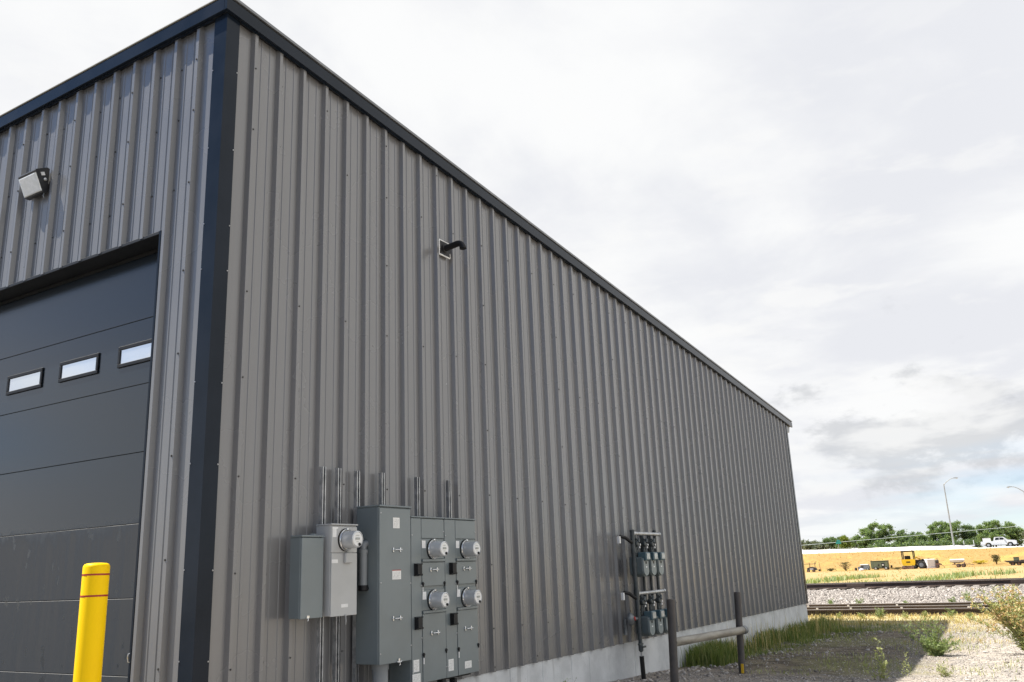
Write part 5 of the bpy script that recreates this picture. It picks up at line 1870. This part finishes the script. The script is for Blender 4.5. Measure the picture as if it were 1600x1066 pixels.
# small rusty machine right of it
rm = thing('old_pump', (EX, 8.75, EZ), 'small rusty engine on wheels right of the white tank', 'machine')
MB().box(EX - 0.3, EX + 0.3, 8.62, 9.02, EZ + 0.62, EZ + 1.08, 0.08).build('engine_block', MW['darksteel'], rm)
MB().prism([(8.30, EZ + 0.40), (9.0, EZ + 0.34), (9.0, EZ + 0.62), (8.62, EZ + 0.66), (8.30, EZ + 0.52)], 'x', EX - 0.34, EX + 0.34).build('frame', MW['rusty'], rm)
wheel(rm, EX - 0.3, 8.82, EZ + 0.22, 0.22, 0.14, m_rim=MW['rusty'])
wheel(rm, EX + 0.3, 8.82, EZ + 0.22, 0.22, 0.14, m_rim=MW['rusty'])
MB().tube([(EX, 8.78, EZ + 1.05), (EX, 8.76, EZ + 1.34)], 0.035, 6).build('exhaust_stack', MW['rusty'], rm)
MB().tube([(EX, 8.4, EZ + 0.45), (EX, 8.1, EZ + 0.25), (EX, 7.95, EZ + 0.05)], 0.03, 6).build('tow_handle', MW['rusty'], rm)

# olive generator trailer
gt = thing('generator_trailer', (EX, 16.0, EZ), 'olive green box generator trailer in the dry field', 'trailer')
MB().box(EX - 0.55, EX + 0.55, 14.98, 17.22, EZ + 0.26, EZ + 1.20, 0.04).build('enclosure', MW['olive'], gt)
MB().box(EX - 0.58, EX + 0.58, 14.94, 17.26, EZ + 1.2005, EZ + 1.25, 0.01).build('roof', MW['olive'], gt)
MB().box(EX - 0.565, EX - 0.5505, 15.42, 15.82, EZ + 0.34, EZ + 0.92, 0.004).build('panel_opening', MW['black'], gt)
MB().lathe((EX - 0.565, 15.62, EZ + 0.66), (-1, 0, 0), [(0, 0.13), (0.02, 0.12)], 12).build('gauge', MW['lens'], gt)
MB().box(EX - 0.565, EX - 0.5505, 16.10, 16.30, EZ + 0.52, EZ + 0.78, 0.004).build('vent_grille', MW['darksteel'], gt)
MB().box(EX - 0.5, EX + 0.5, 14.9, 17.2, EZ + 0.16, EZ + 0.255, 0.01).build('frame', MW['rusty'], gt)
for xx in (EX - 0.6, EX + 0.6):
    wheel(gt, xx, 16.6, EZ + 0.22, 0.24, 0.16)
    wheel(gt, xx, 15.25, EZ + 0.22, 0.24, 0.16)
b = MB()
b.tube([(EX, 14.9, EZ + 0.2), (EX, 14.1, EZ + 0.12)], 0.05, 8)
b.lathe((EX, 14.72, EZ + 0.42), (0, -1, 0), [(0, 0.17), (0.2, 0.17)], 12)
b.tube([(EX, 14.72, EZ + 0.42), (EX, 14.72, EZ + 0.16)], 0.05, 6)
b.build('drawbar', MW['darksteel'], gt)

# low utility vehicle with white roof
uv = thing('utility_cart', (EX, 18.3, EZ), 'low grey utility cart with white roof left of the olive trailer', 'cart')
MB().prism([(17.48, EZ + 0.12), (18.95, EZ + 0.14), (19.0, EZ + 0.5), (18.62, EZ + 0.58), (18.55, EZ + 0.72), (17.62, EZ + 0.72), (17.48, EZ + 0.52)], 'x', EX - 0.5, EX + 0.5).build('body', MW['bluegrey'], uv)
MB().box(EX - 0.52, EX + 0.52, 17.55, 18.66, EZ + 0.7205, EZ + 0.83, 0.03).build('roof', MW['plainwhite'], uv)
MB().box(EX - 0.512, EX - 0.5005, 18.22, 18.56, EZ + 0.36, EZ + 0.66).build('side_opening', MW['darksteel'], uv)
for ya in (17.72, 18.72):
    for xx in (EX - 0.46, EX + 0.46):
        wheel(uv, xx, ya, EZ + 0.17, 0.19, 0.13)
bg_ = thing('feed_sack', (EX - 1, 18.45, EZ), 'pale rounded sack on the ground in front of the utility cart', 'sack')
MB().lathe((EX - 1.0, 18.42, EZ - 0.02), (0, 0, 1), [(0, 0.30), (0.12, 0.36), (0.24, 0.28), (0.31, 0.10), (0.33, 0.02)], 14).build('sack_body', MW['lilac'], bg_, smooth=60)
wb = thing('dark_barrel', (EX, 19.35, EZ), 'small dark barrel left of the utility cart', 'barrel')
MB().lathe((EX, 19.35, EZ - 0.02), (0, 0, 1), [(0, 0.15), (0.08, 0.17), (0.30, 0.17), (0.42, 0.14)], 12).build('barrel_body', MW['darksteel'], wb, smooth=40)

# white boat on a trailer
bt = thing('boat_on_trailer', (129, 6.4, EZ), 'small white boat lying on a rusty trailer in the dry field', 'boat')
b = MB()
sec = []
for t, w, zb in ((0, 0.55, 0.62), (0.25, 0.62, 0.55), (0.6, 0.60, 0.55), (0.85, 0.38, 0.62), (1.0, 0.05, 0.80)):
    y = 7.30 - 1.75 * t
    sec.append([(129 - w, y, EZ + 0.98), (129 - w * 0.85, y, EZ + zb + 0.12), (129, y, EZ + zb), (129 + w * 0.85, y, EZ + zb + 0.12), (129 + w, y, EZ + 0.98), (129, y, EZ + 1.08)])
vs = [p for s_ in sec for p in s_]
fs = [(i * 6 + k, i * 6 + (k + 1) % 6, (i + 1) * 6 + (k + 1) % 6, (i + 1) * 6 + k) for i in range(4) for k in range(6)] + [(0, 1, 2, 3, 4, 5), (24, 25, 26, 27, 28, 29)]
b.add(vs, fs).build('hull', MW['plainwhite'], bt)
b = MB()
b.box(128.5, 129.5, 4.95, 7.1, EZ + 0.34, EZ + 0.42, 0.02)
b.tube([(129, 4.95, EZ + 0.38), (129, 4.45, EZ + 0.22)], 0.05, 6)
for yy in (5.6, 6.8):
    b.box(128.5, 129.5, yy - 0.05, yy + 0.05, EZ + 0.42, EZ + 0.62, 0.01)
b.build('trailer_frame', MW['rusty'], bt)
for xx in (128.45, 129.55):
    wheel(bt, xx, 6.35, EZ + 0.22, 0.24, 0.15, m_rim=MW['rusty'])
    wheel(bt, xx, 5.75, EZ + 0.22, 0.24, 0.15, m_rim=MW['rusty'])

# dark implement by the building corner
im = thing('field_implement', (126, 25, EZ), 'dark farm implement with thin upright bars beside the warehouse corner', 'farm implement')
MB().prism([(24.25, EZ + 0.28), (25.5, EZ + 0.34), (25.45, EZ + 0.62), (24.9, EZ + 0.76), (24.4, EZ + 0.62)], 'x', 125.5, 126.5).build('hopper', MW['darksteel'], im)
b = MB()
b.tube([(126, 24.3, EZ + 1.16), (126, 26.8, EZ + 1.16)], 0.045, 6)
for yy in (24.45, 25.2, 26.3):
    b.tube([(126, yy, EZ + 0.5), (126, yy, EZ + 1.35)], 0.04, 6)
b.tube([(126, 24.35, EZ + 1.2), (126, 24.2, EZ + 1.55)], 0.035, 6)
b.tube([(126, 23.75, EZ + 0.1), (126, 23.85, EZ + 1.35)], 0.03, 6)
b.build('frame', MW['rusty'], im)
MB().box(125.48, 125.495, 24.62, 25.1, EZ + 0.40, EZ + 0.52).build('side_plate', MW['lilac'], im)
for yy in (24.55, 25.3):
    wheel(im, 125.4, yy, EZ + 0.2, 0.22, 0.14, m_rim=MW['rusty'])
MB().lathe((125.9, 23.9, EZ + 0.25), (1, 0, 0), [(0, 0.14), (0.2, 0.14)], 12).build('jack_wheel', MW['tyre'], im)

# dark flatbed at the right edge
fb = thing('flatbed_wagon', (129, -0.8, EZ), 'dark flatbed wagon at the right edge of the dry field', 'wagon')
MB().prism([(0.95, EZ + 0.62), (-3.4, EZ + 0.62), (-3.4, EZ + 0.46), (0.5, EZ + 0.40)], 'x', 128.2, 129.8).build('deck', MW['darksteel'], fb)
MB().box(128.3, 129.7, -3.3, 0.35, EZ + 0.22, EZ + 0.45, 0.02).build('frame', MW['darksteel'], fb)
for yy in (-0.05, -0.75, -2.6):
    for xx in (128.35, 129.65):
        wheel(fb, xx, yy, EZ + 0.24, 0.27, 0.18, m_rim=MW['rusty'])
cb = thing('tool_chest', (129, -0.55, EZ + 0.62), 'dark green chest standing on the flatbed wagon', 'chest')
MB().box(128.5, 129.5, -0.85, -0.22, EZ + 0.6205, EZ + 0.98, 0.03).build('chest_body', MW['olive'], cb)
MB().box(128.48, 129.52, -0.87, -0.20, EZ + 0.9805, EZ + 1.05, 0.02).build('chest_lid', MW['darksteel'], cb)
pk_ = thing('timber_stack', (129, -2.3, EZ + 0.62), 'stack of pale boards lying on the flatbed wagon', 'timber')
for k in range(4):
    MB().box(128.4 + 0.3 * k, 128.66 + 0.3 * k, -3.35, -1.0, EZ + 0.6205, EZ + 0.70, 0.005).build('board', MW['goldgrass'] if k % 2 else MW['rusty'], pk_)

# scrub in the field
def scrub(label, x, y, r, h, m_, n=420, cat='shrub'):
    z = gz(x, y)
    o = thing('scrub_bush', (x, y, z), label, cat, 'scrub bushes in the dry field')
    b = MB()
    for _ in range(12):
        a = RNG.normal(0, 0.6, 2) * r
        b.tube([(x, y, z - 0.05), (x + a[0] * 0.4, y + a[1] * 0.4, z + h * 0.5), (x + a[0], y + a[1], z + h * RNG.uniform(0.7, 1.0))], [0.04, 0.025, 0.008], 5, caps=False)
    b.build('stem', MW['stembrown'], o)
    P = np.stack([x + RNG.normal(0, 0.45 * r, n), y + RNG.normal(0, 0.45 * r, n), z + h * (0.25 + 0.75 * RNG.random(n) ** 0.7)], -1)
    leaves('foliage', P, unit(RNG.normal(0, 1, (n, 3))), 0.16, 0.09, m_, o, kind='stuff')


scrub('dark upright scrub bush left of the flatbed wagon', 134, 2.1, 0.55, 1.25, MW['leafscrub'], 520)
scrub('sparse twiggy scrub between implement and utility cart', 129, 20.9, 0.7, 1.2, MW['leafscrub'], 260)
scrub('low brown scrub clump right of the dark implement', 127.5, 22.6, 0.5, 0.35, MW['leafscrub'], 160)
scrub('low yellow flowering scrub right of the white boat', 136, 4.2, 1.0, 0.45, MW['yelweed'], 420)
scrub('small scrub beside the trailer tongue of the olive trailer', 126, 13.6, 0.5, 0.30, MW['leafscrub'], 120)
